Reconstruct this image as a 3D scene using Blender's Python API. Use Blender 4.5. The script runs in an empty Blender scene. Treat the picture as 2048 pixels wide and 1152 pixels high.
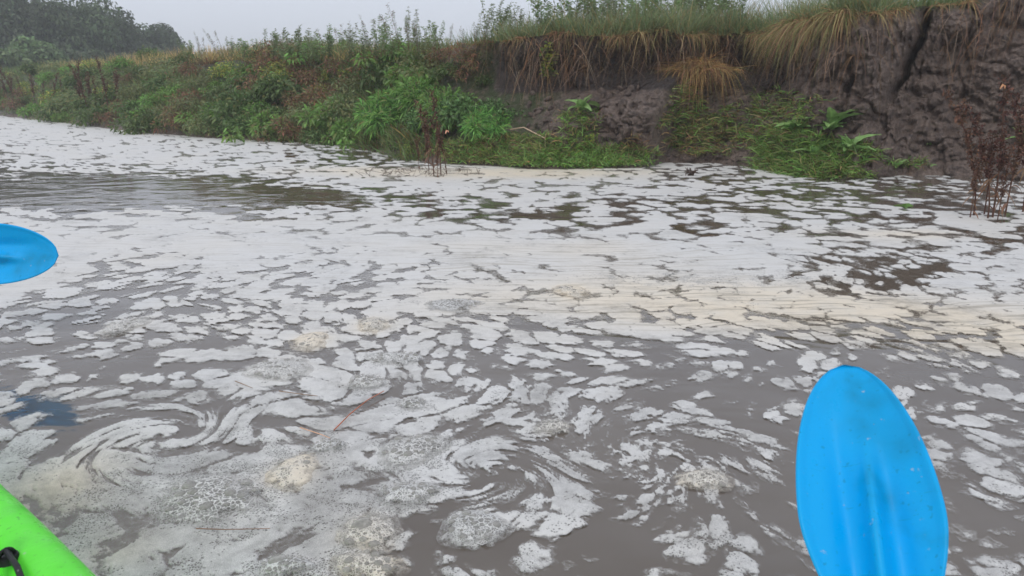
import bpy, math, random
import numpy as np
from mathutils import Vector, Matrix
from mathutils.bvhtree import BVHTree
random.seed(7)
rng = np.random.default_rng(11)
C = bpy.context.scene.collection
sc = bpy.context.scene
R = math.radians

# ------------------------------------------------------------------ camera, sky, sun, exposure
H0 = 0.9
PITCH = R(15.33)
F = 1480.0
cam_d = bpy.data.cameras.new('camera'); cam = bpy.data.objects.new('camera', cam_d); C.objects.link(cam)
cam.location = (0, 0, H0); cam.rotation_euler = (R(90) - PITCH, 0, 0)
cam_d.sensor_width = 36; cam_d.lens = 36 * F / 2048; cam_d.clip_start = 0.03; cam_d.clip_end = 3000
cam_d.dof.use_dof = True; cam_d.dof.focus_distance = 2.3; cam_d.dof.aperture_fstop = 9
sc.camera = cam
SUN_EL, SUN_AZ = R(52), R(200)
w = bpy.data.worlds.new('World'); sc.world = w; w.use_nodes = True
nt = w.node_tree; nt.nodes.clear()
sky = nt.nodes.new('ShaderNodeTexSky'); sky.sky_type = 'NISHITA'; sky.sun_disc = False
sky.sun_elevation = SUN_EL; sky.sun_rotation = SUN_AZ; sky.air_density = 1.0; sky.dust_density = 3.0; sky.ozone_density = 1.0
mixc = nt.nodes.new('ShaderNodeMix'); mixc.data_type = 'RGBA'; mixc.inputs[0].default_value = 0.86
mixc.inputs[7].default_value = (7.0, 7.4, 8.4, 1)          # even overcast cloud layer over the clear sky
bg = nt.nodes.new('ShaderNodeBackground'); bg.inputs[1].default_value = 0.1
wo = nt.nodes.new('ShaderNodeOutputWorld')
nt.links.new(sky.outputs[0], mixc.inputs[6]); nt.links.new(mixc.outputs[2], bg.inputs[0]); nt.links.new(bg.outputs[0], wo.inputs[0])
sl = bpy.data.lights.new('sun', 'SUN'); sl.energy = 0.75; sl.angle = R(40); sl.color = (1, 0.97, 0.93)
so = bpy.data.objects.new('sun', sl); C.objects.link(so)
so.rotation_euler = (R(90) - SUN_EL, 0, R(180) - SUN_AZ)
vs = sc.view_settings; vs.view_transform = 'Standard'; vs.look = 'None'; vs.exposure = 0.25; vs.gamma = 1; vs.use_curve_mapping = False
sc.cycles.max_bounces = 8; sc.cycles.transparent_max_bounces = 24; sc.cycles.volume_bounces = 1

# ------------------------------------------------------------------ projection helpers (photo pixel -> place)
cp, sp = math.cos(PITCH), math.sin(PITCH)
def ray(px, py):
    dx = (px - 1024) / F; dy = -(py - 576) / F
    return np.array([dx, cp + dy * sp, -sp + dy * cp])
def ground(px, py, z=0.0):
    d = ray(px, py); t = (z - H0) / d[2]
    return np.array([d[0] * t, d[1] * t, z])
def at_depth(px, py, dep):
    d = ray(px, py); return np.array([0, 0, H0]) + d * dep
def at_Y(px, py, Y):
    d = ray(px, py); return np.array([0, 0, H0]) + d * (Y / d[1])
def project(X, Y, Z):
    dep = Y * cp - (Z - H0) * sp; up = Y * sp + (Z - H0) * cp
    dep = np.maximum(dep, 1e-3)
    return 1024 + X / dep * F, 576 - up / dep * F

# ------------------------------------------------------------------ numpy noise
def _h(i, j, s):
    n = (i.astype(np.int64) * 374761393 + j.astype(np.int64) * 668265263 + s * 1442695041) & 0xffffffff
    n = ((n ^ (n >> 13)) * 1274126177) & 0xffffffff
    n = n ^ (n >> 16)
    return (n & 0xffffff) / float(0xffffff)
def pn(x, y, s=0):
    i = np.floor(x); j = np.floor(y); fx = x - i; fy = y - j
    u = fx * fx * fx * (fx * (fx * 6 - 15) + 10); v = fy * fy * fy * (fy * (fy * 6 - 15) + 10)
    def g(a, b):
        t = _h(i + a, j + b, s) * 2 * np.pi
        return np.cos(t) * (fx - a) + np.sin(t) * (fy - b)
    return ((g(0, 0) * (1 - u) + g(1, 0) * u) * (1 - v) + (g(0, 1) * (1 - u) + g(1, 1) * u) * v) * 1.4
def fbm(x, y, o=4, s=0, gain=.5):
    a = 1; t = 0; n = 0
    for k in range(o):
        t = t + a * pn(x, y, s + k * 17); n += a; a *= gain; x = x * 2.03 + 3.1; y = y * 2.03 - 1.7
    return t / n
def ridged(x, y, o=3, s=0):
    a = 1; t = 0; n = 0
    for k in range(o):
        t = t + a * (1 - np.abs(pn(x, y, s + k * 13)) * 2.2); n += a; a *= .5; x = x * 2.1 + 5; y = y * 2.1 + 9
    return t / n
def vor(x, y, s=0):
    i = np.floor(x); j = np.floor(y); f1 = np.full(x.shape, 9.); f2 = f1.copy()
    for a in (-1, 0, 1):
        for b in (-1, 0, 1):
            cx = i + a + _h(i + a, j + b, s); cy = j + b + _h(i + a, j + b, s + 5)
            d = np.hypot(x - cx, y - cy)
            f2 = np.where(d < f1, f1, np.minimum(f2, d)); f1 = np.minimum(f1, d)
    return f1, f2
def sm(a, b, x):
    t = np.clip((x - a) / (b - a), 0, 1); return t * t * (3 - 2 * t)

# ------------------------------------------------------------------ mesh helpers
def mesh_np(name, V, faces, mats, attrs=None, smooth=True):
    """faces: list of arrays (n,k)"""
    me = bpy.data.meshes.new(name)
    V = np.asarray(V, dtype=np.float32).reshape(-1, 3)
    me.vertices.add(len(V)); me.vertices.foreach_set('co', V.ravel())
    fs = [np.asarray(f, dtype=np.int32) for f in faces if len(f)]
    loops = np.concatenate([f.ravel() for f in fs]); tot = np.concatenate([np.full(len(f), f.shape[1], np.int32) for f in fs])
    st = np.concatenate([[0], np.cumsum(tot)[:-1]]).astype(np.int32)
    me.loops.add(len(loops)); me.loops.foreach_set('vertex_index', loops)
    me.polygons.add(len(tot)); me.polygons.foreach_set('loop_start', st); me.polygons.foreach_set('loop_total', tot)
    if smooth: me.polygons.foreach_set('use_smooth', np.ones(len(tot), dtype=bool))
    for k, a in (attrs or {}).items():
        a = np.asarray(a, dtype=np.float32)
        if a.ndim == 1:
            at = me.attributes.new(k, 'FLOAT', 'POINT'); at.data.foreach_set('value', a)
        else:
            c = np.ones((len(a), 4), np.float32); c[:, :3] = a
            at = me.attributes.new(k, 'FLOAT_COLOR', 'POINT'); at.data.foreach_set('color', c.ravel())
    for m in (mats if isinstance(mats, (list, tuple)) else [mats]): me.materials.append(m)
    me.update(calc_edges=True)
    return me
def link(name, me, parent=None, loc=None, rot=None, scale=None):
    o = bpy.data.objects.new(name, me); C.objects.link(o)
    if parent is not None: o.parent = parent
    if loc is not None: o.location = loc
    if rot is not None: o.rotation_euler = rot
    if scale is not None: o.scale = (scale,) * 3 if np.isscalar(scale) else scale
    return o
def tag(o, label=None, cat=None, group=None, kind=None):
    if label: o['label'] = label
    if cat: o['category'] = cat
    if group: o['group'] = group
    if kind: o['kind'] = kind
    return o
def empty(name, loc, rot=(0, 0, 0)):
    o = bpy.data.objects.new(name, None); C.objects.link(o); o.location = loc; o.rotation_euler = rot; o.empty_display_size = .1
    return o
def copy_tree(o, parent=None):
    c = o.copy(); C.objects.link(c)
    if parent is not None: c.parent = parent
    for ch in list(o.children): copy_tree(ch, c)
    return c
def grid_faces(nr, nc):
    a = np.arange(nr * nc).reshape(nr, nc)
    return np.stack([a[:-1, :-1], a[:-1, 1:], a[1:, 1:], a[1:, :-1]], -1).reshape(-1, 4)

class Veg:
    """collects ribbons (blades, leaves) and tubes with a colour per vertex"""
    def __init__(s): s.V = []; s.Cc = []; s.F = []; s.n = 0
    def ribbons(s, P0, D, L, W, droop, col, nseg=3, prof='blade', side=None, cvar=.2, tip=None):
        P0 = np.atleast_2d(np.asarray(P0, float)); N = len(P0)
        D = np.broadcast_to(np.asarray(D, float), (N, 3)); D = D / (np.linalg.norm(D, axis=1, keepdims=True) + 1e-9)
        L = np.broadcast_to(L, (N,)); W = np.broadcast_to(W, (N,)); droop = np.broadcast_to(droop, (N,))
        col = np.broadcast_to(np.asarray(col, float), (N, 3))
        t = np.linspace(0, 1, nseg + 1)
        if side is None:
            r = rng.normal(size=(N, 3)); side = np.cross(D, r); side /= np.linalg.norm(side, axis=1, keepdims=True) + 1e-9
        cen = P0[:, None] + D[:, None] * (L[:, None] * t)[..., None]
        cen[..., 2] -= droop[:, None] * L[:, None] * t ** 2
        wv = {'blade': (1 - t) ** .6 + .04, 'leaf': np.sin(np.pi * np.clip(t * .92 + .06, 0, 1)) ** .8 + .03}[prof]
        off = side[:, None] * (W[:, None] * wv * .5)[..., None]
        v = np.stack([cen - off, cen + off], 2).reshape(N, -1, 3)
        cc = col * (1 + rng.uniform(-cvar, cvar, (N, 1))) * (1 + rng.uniform(-cvar * .4, cvar * .4, (N, 3)))
        cf = np.repeat(cc[:, None], (nseg + 1) * 2, 1)
        if tip is not None:
            k = np.repeat(t ** 1.5, 2)[None, :, None]; cf = cf * (1 - k) + np.asarray(tip) * k
        b = np.arange(nseg) * 2
        q = np.stack([b, b + 1, b + 3, b + 2], -1)
        f = (q[None] + (np.arange(N) * (nseg + 1) * 2)[:, None, None]).reshape(-1, 4) + s.n
        s.V.append(v.reshape(-1, 3)); s.Cc.append(cf.reshape(-1, 3)); s.F.append(f); s.n += N * (nseg + 1) * 2
    def tube(s, pts, r0, r1, col, k=5):
        pts = np.asarray(pts, float); m = len(pts)
        tan = np.gradient(pts, axis=0); tan /= np.linalg.norm(tan, axis=1, keepdims=True) + 1e-9
        ref = np.array([.3, .9, .1]) if abs(tan[0][2]) > .7 else np.array([0, 0, 1.])
        a = np.cross(tan, ref); a /= np.linalg.norm(a, axis=1, keepdims=True) + 1e-9; b = np.cross(tan, a)
        th = np.arange(k) * 2 * np.pi / k
        rr = np.linspace(r0, r1, m)[:, None, None]
        v = pts[:, None] + rr * (a[:, None] * np.cos(th)[None, :, None] + b[:, None] * np.sin(th)[None, :, None])
        i = np.arange(m * k).reshape(m, k)
        f = np.stack([i[:-1], np.roll(i[:-1], -1, 1), np.roll(i[1:], -1, 1), i[1:]], -1).reshape(-1, 4) + s.n
        s.V.append(v.reshape(-1, 3)); s.Cc.append(np.tile(col, (m * k, 1)) * rng.uniform(.85, 1.15, (m * k, 1))); s.F.append(f); s.n += m * k
    def mesh(s, name, mat):
        return mesh_np(name, np.concatenate(s.V), [np.concatenate(s.F)], mat, {'col': np.concatenate(s.Cc)})

# ------------------------------------------------------------------ materials
def newmat(name):
    m = bpy.data.materials.new(name); m.use_nodes = True; t = m.node_tree; t.nodes.clear()
    return m, t
class NB:
    def __init__(s, t): s.t = t
    def n(s, typ, **kw):
        x = s.t.nodes.new('ShaderNode' + typ)
        for k, v in kw.items(): setattr(x, k, v)
        return x
    def set(s, sock, v):
        if hasattr(v, 'is_linked') or isinstance(v, bpy.types.NodeSocket): s.t.links.new(v, sock)
        else: sock.default_value = v
    def math(s, op, a, b=0.0, c=None, clamp=False):
        x = s.n('Math', operation=op, use_clamp=clamp); s.set(x.inputs[0], a); s.set(x.inputs[1], b)
        if c is not None: s.set(x.inputs[2], c)
        return x.outputs[0]
    def mapr(s, v, a, b, c=0., d=1., smooth=True):
        x = s.n('MapRange', interpolation_type='SMOOTHSTEP' if smooth else 'LINEAR'); s.set(x.inputs[0], v)
        s.set(x.inputs[1], a); s.set(x.inputs[2], b); s.set(x.inputs[3], c); s.set(x.inputs[4], d)
        return x.outputs[0]
    def mix(s, f, a, b):
        x = s.n('Mix', data_type='RGBA'); s.set(x.inputs[0], f); s.set(x.inputs[6], a); s.set(x.inputs[7], b)
        return x.outputs[2]
    def noise(s, vec, scale, detail=3, rough=.5, dist=0.):
        x = s.n('TexNoise'); s.set(x.inputs['Vector'], vec); x.inputs['Scale'].default_value = scale
        x.inputs['Detail'].default_value = detail; x.inputs['Roughness'].default_value = rough; x.inputs['Distortion'].default_value = dist
        return x.outputs[0]
    def vor(s, vec, scale, feature='F1', rnd=1.):
        x = s.n('TexVoronoi', feature=feature); s.set(x.inputs['Vector'], vec); x.inputs['Scale'].default_value = scale
        x.inputs['Randomness'].default_value = rnd
        return x
    def scalev(s, vec, sx, sy, sz):
        x = s.n('VectorMath', operation='MULTIPLY'); s.set(x.inputs[0], vec); x.inputs[1].default_value = (sx, sy, sz); return x.outputs[0]
    def attr(s, name): return s.n('Attribute', attribute_name=name)
    def pos(s): return s.n('NewGeometry').outputs['Position']
    def obj(s): return s.n('TexCoord').outputs['Object']
    def bump(s, h, strength, dist, normal=None):
        x = s.n('Bump'); x.inputs['Strength'].default_value = strength; x.inputs['Distance'].default_value = dist; s.set(x.inputs['Height'], h)
        if normal is not None: s.t.links.new(normal, x.inputs['Normal'])
        return x.outputs[0]
    def out(s, sh):
        o = s.n('OutputMaterial'); s.t.links.new(sh, o.inputs[0])
    def pbsdf(s, base, rough=.5, normal=None, **kw):
        p = s.n('BsdfPrincipled'); s.set(p.inputs['Base Color'], base); s.set(p.inputs['Roughness'], rough)
        if normal is not None: s.t.links.new(normal, p.inputs['Normal'])
        for k, v in kw.items(): s.set(p.inputs[k.replace('_', ' ')], v)
        return p.outputs[0]

def veg_mat(name, trans=.3, rough=.5, gloss=.35):
    m, t = newmat(name); b = NB(t)
    c = b.n('Mix', data_type='RGBA', blend_type='MULTIPLY'); c.inputs[0].default_value = 1; b.set(c.inputs[6], b.attr('col').outputs['Color']); c.inputs[7].default_value = (1.95, 1.75, 1.8, 1); c = c.outputs[2]
    info = b.n('ObjectInfo')
    hs = b.n('HueSaturation'); b.set(hs.inputs['Color'], c)
    b.set(hs.inputs['Value'], b.mapr(info.outputs['Random'], 0, 1, .85, 1.15, False))
    b.set(hs.inputs['Hue'], b.mapr(info.outputs['Random'], 0, 1, .49, .51, False))
    nz = b.noise(b.pos(), 14, 2)
    col = b.mix(b.mapr(nz, .35, .65), hs.outputs[0], b.mix(.25, hs.outputs[0], (.12, .09, .05, 1)))
    p = b.pbsdf(col, rough, Specular_IOR_Level=gloss)
    tr = b.n('BsdfTranslucent'); b.set(tr.inputs[0], col)
    ms = b.n('MixShader'); ms.inputs[0].default_value = trans; t.links.new(p, ms.inputs[1]); t.links.new(tr.outputs[0], ms.inputs[2])
    b.out(ms.outputs[0]); return m
M_leaf = veg_mat('leaf', .32, .45)
M_dry = veg_mat('dry_stalk', .15, .75, .15)

def mud_mat():
    m, t = newmat('wet_mud'); b = NB(t); p = b.pos()
    n1 = b.noise(p, 2.2, 5, .6); n2 = b.noise(p, 14, 5, .65); n3 = b.noise(p, 70, 4, .6)
    c = b.mix(b.mapr(n1, .35, .65), (.155, .112, .088, 1), (.235, .178, .145, 1))
    c = b.mix(b.mapr(n2, .4, .72), c, (.09, .068, .06, 1))
    c = b.mix(b.mapr(b.noise(p, 5, 4, .7), .58, .75), c, (.17, .115, .08, 1))
    v = b.vor(b.scalev(p, 1, 1, 1.7), 22, 'DISTANCE_TO_EDGE')
    h = b.math('ADD', b.math('MULTIPLY', n2, 1.0), b.math('MULTIPLY', n3, .7))
    h = b.math('ADD', h, b.math('MULTIPLY', b.mapr(v.outputs['Distance'], 0, .12), .35))
    nb = b.bump(h, .9, .03)
    g = b.attr('green').outputs['Fac']
    gn = b.math('MULTIPLY', g, b.mapr(b.noise(p, 9, 4), .3, .55))
    c = b.mix(gn, c, (.06, .075, .03, 1))
    dk = b.mapr(b.math('ADD', b.attr('recess_shade').outputs['Fac'], b.math('MULTIPLY', b.math('SUBTRACT', n1, .5), .8)), .35, .7)
    c = b.mix(dk, c, (.06, .046, .040, 1))  # shade of the recess under the turf lip, put into the mud colour
    r = b.mapr(n2, .3, .7, .26, .55)
    b.out(b.pbsdf(c, r, nb, Specular_IOR_Level=.5)); return m
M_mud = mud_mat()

def meadow_mat():
    m, t = newmat('meadow_soil'); b = NB(t); p = b.pos()
    c = b.mix(b.mapr(b.noise(p, .6, 5), .35, .65), (.05, .075, .025, 1), (.12, .10, .045, 1))
    b.out(b.pbsdf(c, .9, b.bump(b.noise(p, 6, 4), .6, .1))); return m
M_meadow = meadow_mat()

def water_mat():
    m, t = newmat('river_water'); b = NB(t); p = b.pos()
    c = b.mix(b.mapr(b.noise(p, .8, 4, .6), .35, .65), (.100, .078, .058, 1), (.140, .117, .094, 1))
    h1 = b.noise(b.scalev(p, 1, 1.5, 1), 3.0, 2, .4, .6)
    h2 = b.noise(b.scalev(p, 1, 1.6, 1), 11, 2, .5, .3)
    h = b.math('ADD', h1, b.math('MULTIPLY', h2, .12))
    nb = b.bump(h, .13, .06)
    b.out(b.pbsdf(c, .06, nb, IOR=1.6)); return m
M_water = water_mat()

def foam_mat(name='foam'):
    m, t = newmat(name); b = NB(t); p = b.pos()
    e = b.attr('edge').outputs['Fac']; dens = b.attr('dens').outputs['Fac']; cream = b.attr('cream').outputs['Fac']; froth = b.attr('froth').outputs['Fac']
    nf = b.noise(p, 90, 3, .6)
    nm = b.noise(p, 30, 4, .62)
    e2 = b.math('ADD', e, b.math('MULTIPLY', b.math('SUBTRACT', nm, .5), .17))
    e2 = b.math('ADD', e2, b.math('MULTIPLY', b.math('SUBTRACT', nf, .5), .14))
    a = b.mapr(e2, -.06, .19)
    scum = b.math('MULTIPLY', b.mapr(e2, -.24, -.02, 0., .62), b.mapr(b.math('ADD', b.math('MULTIPLY', b.noise(p, 60, 4, .65), .6), b.math('MULTIPLY', b.noise(p, 7, 3), .5)), .42, .68))
    a = b.math('MAXIMUM', a, scum)
    # body thickness: film grows opaque away from its edge, fine lace of tiny bubbles
    thick = b.mapr(e2, .0, .30)
    lace = b.vor(p, 330, 'DISTANCE_TO_EDGE')
    lace_v = b.mapr(lace.outputs['Distance'], .02, .22, 1., 0.)
    film = b.math('ADD', b.math('MULTIPLY', thick, .35), b.math('MULTIPLY', dens, .72))
    film = b.math('ADD', film, b.math('MULTIPLY', b.math('SUBTRACT', nm, .5), .7))
    film = b.math('ADD', film, b.math('MULTIPLY', b.math('SUBTRACT', lace_v, .4), .26), clamp=True)
    op = b.mapr(film, .0, .85, .22, 1.0, False)
    # bubble pits of two sizes
    def pits(scale, thr, keepf, sc2):
        wv = b.n('VectorMath', operation='ADD'); nn = b.n('TexNoise'); b.set(nn.inputs['Vector'], p); nn.inputs['Scale'].default_value = scale * .6
        sc_ = b.n('VectorMath', operation='SCALE'); b.set(sc_.inputs[0], nn.outputs['Color']); sc_.inputs['Scale'].default_value = .45 / scale
        b.set(wv.inputs[0], p); b.set(wv.inputs[1], sc_.outputs[0])
        flat_ = b.scalev(wv.outputs[0], 1, 1, 0)
        ve = b.vor(flat_, scale, 'DISTANCE_TO_EDGE', 1.); vc = b.vor(flat_, scale, 'F1', 1.)
        sep = b.n('SeparateColor'); b.set(sep.inputs[0], vc.outputs['Color'])
        gate = b.math('ADD', froth, b.math('MULTIPLY', b.math('SUBTRACT', b.noise(p, sc2, 3), .5), 1.2))
        on = b.math('GREATER_THAN', b.math('ADD', gate, b.math('MULTIPLY', sep.outputs[0], .35)), thr)
        q = b.math('MULTIPLY', b.mapr(ve.outputs['Distance'], .05 + .06 * keepf, .2 + .1 * keepf), on)
        rm = b.math('MULTIPLY', b.mapr(ve.outputs['Distance'], .0, .16, 1., 0.), b.mapr(gate, thr - .3, thr))
        return q, rm
    p1, r1 = pits(190, .62, .6, 14); p2, r2 = pits(88, .98, .0, 9)
    pit = b.math('MAXIMUM', b.math('MULTIPLY', p1, .8), p2)
    rim = b.math('MAXIMUM', r1, r2)
    c = b.mix(b.mapr(cream, .0, 1.), (.665, .655, .63, 1), (.76, .67, .53, 1))
    c = b.mix(b.mapr(b.noise(p, 7, 4), .4, .7, 0, .35), c, (.62, .60, .55, 1))
    # drawn-out streak lines following the current
    fl = b.attr('flow').outputs['Color']
    st = b.noise(b.scalev(fl, 1.2, 16, 1), 2.2, 5, .62, .4)
    strk = b.math('MULTIPLY', b.mapr(st, .50, .38, 0, 1), b.attr('streak').outputs['Fac'])
    c = b.mix(b.math('MULTIPLY', strk, .6), c, (.36, .32, .25, 1))
    c = b.mix(b.math('MULTIPLY', rim, .5), c, (.86, .85, .82, 1))
    c = b.mix(b.math('MULTIPLY', pit, .55), c, (.25, .235, .21, 1))
    op = b.math('MULTIPLY', op, b.math('SUBTRACT', 1., b.math('MULTIPLY', pit, .55)))
    al = b.math('MULTIPLY', a, op, clamp=True)
    h = b.math('ADD', b.math('MULTIPLY', nm, .7), b.math('MULTIPLY', nf, .35))
    h = b.math('SUBTRACT', h, b.math('MULTIPLY', pit, .8)); h = b.math('ADD', h, b.math('MULTIPLY', rim, .3))
    h = b.math('ADD', h, b.math('MULTIPLY', a, .5))
    nb = b.bump(h, .55, .006)
    b.out(b.pbsdf(c, .55, nb, Alpha=al, Specular_IOR_Level=.35)); return m
M_foam = foam_mat()

def plastic(name, col, wear, rough=.38, scuff=.55):
    m, t = newmat(name); b = NB(t); p = b.obj()
    d = b.math('MULTIPLY', b.mapr(b.noise(p, 9, 5, .65), .52, .75), scuff)
    c = b.mix(d, col, wear)
    c = b.mix(b.mapr(b.noise(p, 4.5, 3, .6), .5, .72, 0, .5), c, wear)
    scr = b.mapr(b.noise(b.scalev(p, 6, 90, 6), 3, 3, .7), .66, .70, 0, .45); c = b.mix(scr, c, wear)
    sp_ = b.mapr(b.noise(p, 130, 2, .5), .66, .72, 0, .5)
    c = b.mix(sp_, c, wear)
    c = b.mix(b.mapr(b.noise(p, 55, 4, .7), .66, .72, 0, .45), c, (.55, .53, .48, 1))
    r = b.mapr(b.noise(p, 30, 4), .3, .7, rough - .12, rough + .2)
    b.out(b.pbsdf(c, r, b.bump(b.noise(p, 160, 2), .12, .002), Specular_IOR_Level=.25)); return m
M_blue = plastic('blue_paddle_plastic', (.0, .40, .84, 1), (.0, .23, .42, 1))
M_green = plastic('green_kayak_plastic', (.13, .80, .05, 1), (.06, .34, .04, 1), .33, .5)
M_black = plastic('black_plastic', (.012, .012, .013, 1), (.05, .05, .05, 1), .4)
M_alu = plastic('grey_shaft_metal', (.35, .36, .38, 1), (.2, .2, .2, 1), .35)

def bubble_mat():
    m, t = newmat('bubble_film'); b = NB(t)
    p = b.pbsdf((.36, .345, .31, 1), .04, None, IOR=1.33, Alpha=.55)
    b.out(p); return m
M_bub = bubble_mat()

# ------------------------------------------------------------------ river bank
shore_px = [(0, 232), (130, 246), (250, 262), (400, 275), (560, 283), (700, 292), (800, 318), (900, 330), (1100, 338), (1280, 337),
            (1330, 326), (1420, 327), (1500, 334), (1600, 354), (1700, 360), (1790, 352), (1900, 352), (2048, 362)]
SU = [-2600, -1400, -500] + [a for a, _ in shore_px] + [2500, 3100, 4200, 5200]
SP = [(-190, 175), (-90, 92), (-27, 33)] + [tuple(ground(a, b)[:2]) for a, b in shore_px] + [(8.2, 5.6), (14, 2.2), (34, -9), (110, -50)]
SP = np.array(SP)
NX, NY = .53, .848
def shore(u): return np.interp(u, SU, SP[:, 0]), np.interp(u, SU, SP[:, 1])
T = np.array([0, .15, .3, .45, .6, .75, .9, 1.])
PROF = {  # setback from the waterline at each fraction of the height, and the height
    -2600: ([0, .5, 1.1, 1.8, 2.4, 3, 3.6, 4.2], 1.5), 0: ([0, .25, .55, .9, 1.2, 1.5, 1.9, 2.3], 1.4), 400: ([0, .25, .55, .9, 1.2, 1.45, 1.7, 2.1], 1.38),
    620: ([0, .22, .5, .85, 1.15, 1.35, 1.5, 1.7], 1.32), 780: ([0, .2, .5, .8, 1.05, 1.2, 1.25, 1.35], 1.36), 930: ([0, .3, .7, .95, 1.15, 1.2, 1.08, 1.0], 1.44),
    1050: ([0, .2, .5, .9, 1.2, 1.28, 1.1, 1.0], 1.46), 1120: ([0, .3, .5, .75, 1.2, 1.42, 1.25, 1.1], 1.48), 1180: ([0, .32, .45, .58, 1.0, 1.55, 1.38, 1.15], 1.49),
    1260: ([0, .34, .45, .55, .80, 1.6, 1.42, 1.18], 1.50), 1330: ([0, .34, .5, .62, .88, 1.58, 1.4, 1.18], 1.50), 1420: ([0, .3, .5, .7, .98, 1.4, 1.35, 1.22], 1.50),
    1490: ([0, .3, .6, .85, 1.05, 1.15, 1.1, 1.15], 1.48), 1560: ([0, .25, .5, .68, .8, .85, .8, .88], 1.56), 1700: ([0, .3, .52, .66, .74, .78, .68, .75], 1.63),
    1860: ([0, .3, .58, .72, .82, .86, .82, .86], 1.72), 2048: ([0, .35, .65, .85, .95, 1.02, 1.05, 1.1], 1.93), 2500: ([0, .35, .65, .85, .95, 1.05, 1.1, 1.2], 2.1),
    5200: ([0, .5, 1, 1.5, 1.9, 2.2, 2.5, 3.], 2.1)}
PU = np.array(sorted(PROF)); PD = np.array([PROF[k][0] for k in PU]); PH = np.array([PROF[k][1] for k in PU])
us = np.concatenate([np.linspace(-2600, -500, 15)[:-1], np.linspace(-500, 0, 30)[:-1], np.linspace(0, 900, 330)[:-1], np.linspace(900, 2120, 760)[:-1],
                     np.linspace(2120, 2500, 60)[:-1], np.linspace(2500, 5200, 30)])
ts = np.concatenate([np.linspace(-.35, 0, 8)[:-1], np.linspace(0, 1, 170)])
U, TT = np.meshgrid(us, ts, indexing='ij')
sx, sy = shore(us)
al = np.concatenate([[0], np.cumsum(np.hypot(np.diff(sx), np.diff(sy)))]); al -= np.interp(1200, us, al)
def Lof(u): return np.interp(u, us, al)
L = np.repeat(al[:, None], len(ts), 1)
Dk = np.stack([np.interp(us, PU, PD[:, k]) for k in range(8)], 1)
Hh = np.interp(us, PU, PH)
# smooth the polyline profile over height
Dz = np.empty_like(U)
for i in range(len(us)): Dz[i] = np.interp(ts, T, Dk[i], left=0)
ker = np.hanning(11); ker /= ker.sum()
for i in range(len(us)):
    a = np.pad(Dz[i], 5, mode='edge'); Dz[i] = np.convolve(a, ker, 'valid')
Dz = Dz + np.where(TT < 0, TT * 2.5, 0)
Z = TT * Hh[:, None]
mud = sm(980, 1080, U) * 1.0; mudr = sm(1480, 1560, U)
topw = 1 - sm(.93, 1., TT); inw = sm(-.05, .06, TT)
wob = fbm(L * 1.1, Z * 1.4, 3, 3)
g1, g2 = vor(L * 2.1 + .35 * fbm(L * 2, Z * 2, 3, 19), Z * 2.3 + .3 * fbm(L * 2, Z * 2, 3, 29), 27)
d = .24 * wob + .06 * mud * (sm(0, .16, g2 - g1) - .7) + .035 * mud * fbm(L * 7, Z * 8, 4, 39, .65) + .05 * mud * (.5 - g1)
f1, f2 = vor(L * 5.5 + .4 * fbm(L * 6, Z * 6, 2, 9), Z * 7.5, 21)
clod = 1 - np.clip(f1, 0, 1) ** 1.4
f1b, _ = vor(L * 13 + .6 * fbm(L * 9, Z * 9, 2, 8), Z * 17, 33)
clodb = 1 - np.clip(f1b, 0, 1) ** 1.3
low = sm(.66, .42, TT)
d += (.03 + .085 * mud) * (clod - .5) * (.5 + .8 * low)
d += .045 * mud * (clodb - .5) * (.6 + .8 * low)
rip = ridged(L * 4 + fbm(L * 3, Z * 3, 2, 4), Z * 13, 3, 41)
d += .04 * mud * low * (rip - .4)
fis = ridged(L * 5 + .6 * fbm(L * 2, Z * 2.5, 3, 14), Z * 1.1, 3, 51)
d -= .11 * mud * (1 - low) * np.clip(fis - .55, 0, 1) * 2
d += .034 * fbm(L * 20, Z * 24, 5, 61, .68) * (.4 + mud)
strata = pn(L * .8, Z * 8 + fbm(L * 1.5, Z * 2, 2, 71), 72)
d += .022 * mud * strata * (1 - low)
# blocks bulging out near the top on the right
for (cu, ct, ru, rt, amp) in [(1735, .80, 90, .12, .16), (1640, .72, 60, .10, .08), (1800, .55, 70, .10, .06), (1960, .66, 60, .2, .10), (1780, .86, 40, .06, .06)]:
    d += amp * np.exp(-((U - cu) / ru) ** 2 - ((TT - ct) / rt) ** 2)
for (cu, ct, ru, rt, amp) in [(1240, .34, 70, .25, .10), (1085, .30, 32, .2, .13), (1180, .25, 30, .15, -.05), (1140, .55, 60, .1, -.10)]:
    d += amp * np.exp(-((U - cu) / ru) ** 2 - ((TT - ct) / rt) ** 2)
# deep cracks in the cliff
def crack(path, wid, dep):
    global d
    pu = np.array([q[0] for q in path], float); pt = np.array([q[1] for q in path], float); o = np.argsort(pt)
    cu = np.interp(ts, pt[o], pu[o], left=-9e9, right=-9e9)[None]
    cu = cu + 5 * np.repeat(pn(ts * 14, ts * 0 + .5, 5)[None], len(us), 0)
    fade = sm(pt.min(), pt.min() + .12, TT)
    d = d - dep * fade * np.exp(-((U - cu) / wid) ** 2)
crack([(1792, 1.0), (1795, .9), (1786, .8), (1774, .7), (1762, .6), (1745, .47), (1730, .40)], 9, .6)
crack([(1655, .75), (1660, .6), (1650, .5), (1655, .38)], 6, .2)
crack([(1585, .75), (1575, .6), (1580, .48)], 6, .16)
crack([(1985, .9), (1978, .7), (1985, .6)], 4, .10)
crack([(2040, .8), (2032, .5)], 4, .08)
d *= inw * (.25 + .75 * topw)
lipn = fbm(L * 1.7, L * 0 + 2.2, 3, 95)
d = d + .26 * lipn * sm(.55, .9, TT) * sm(800, 1000, U)
Xb = sx[:, None] + NX * (Dz - d); Yb = sy[:, None] + NY * (Dz - d)
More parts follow.
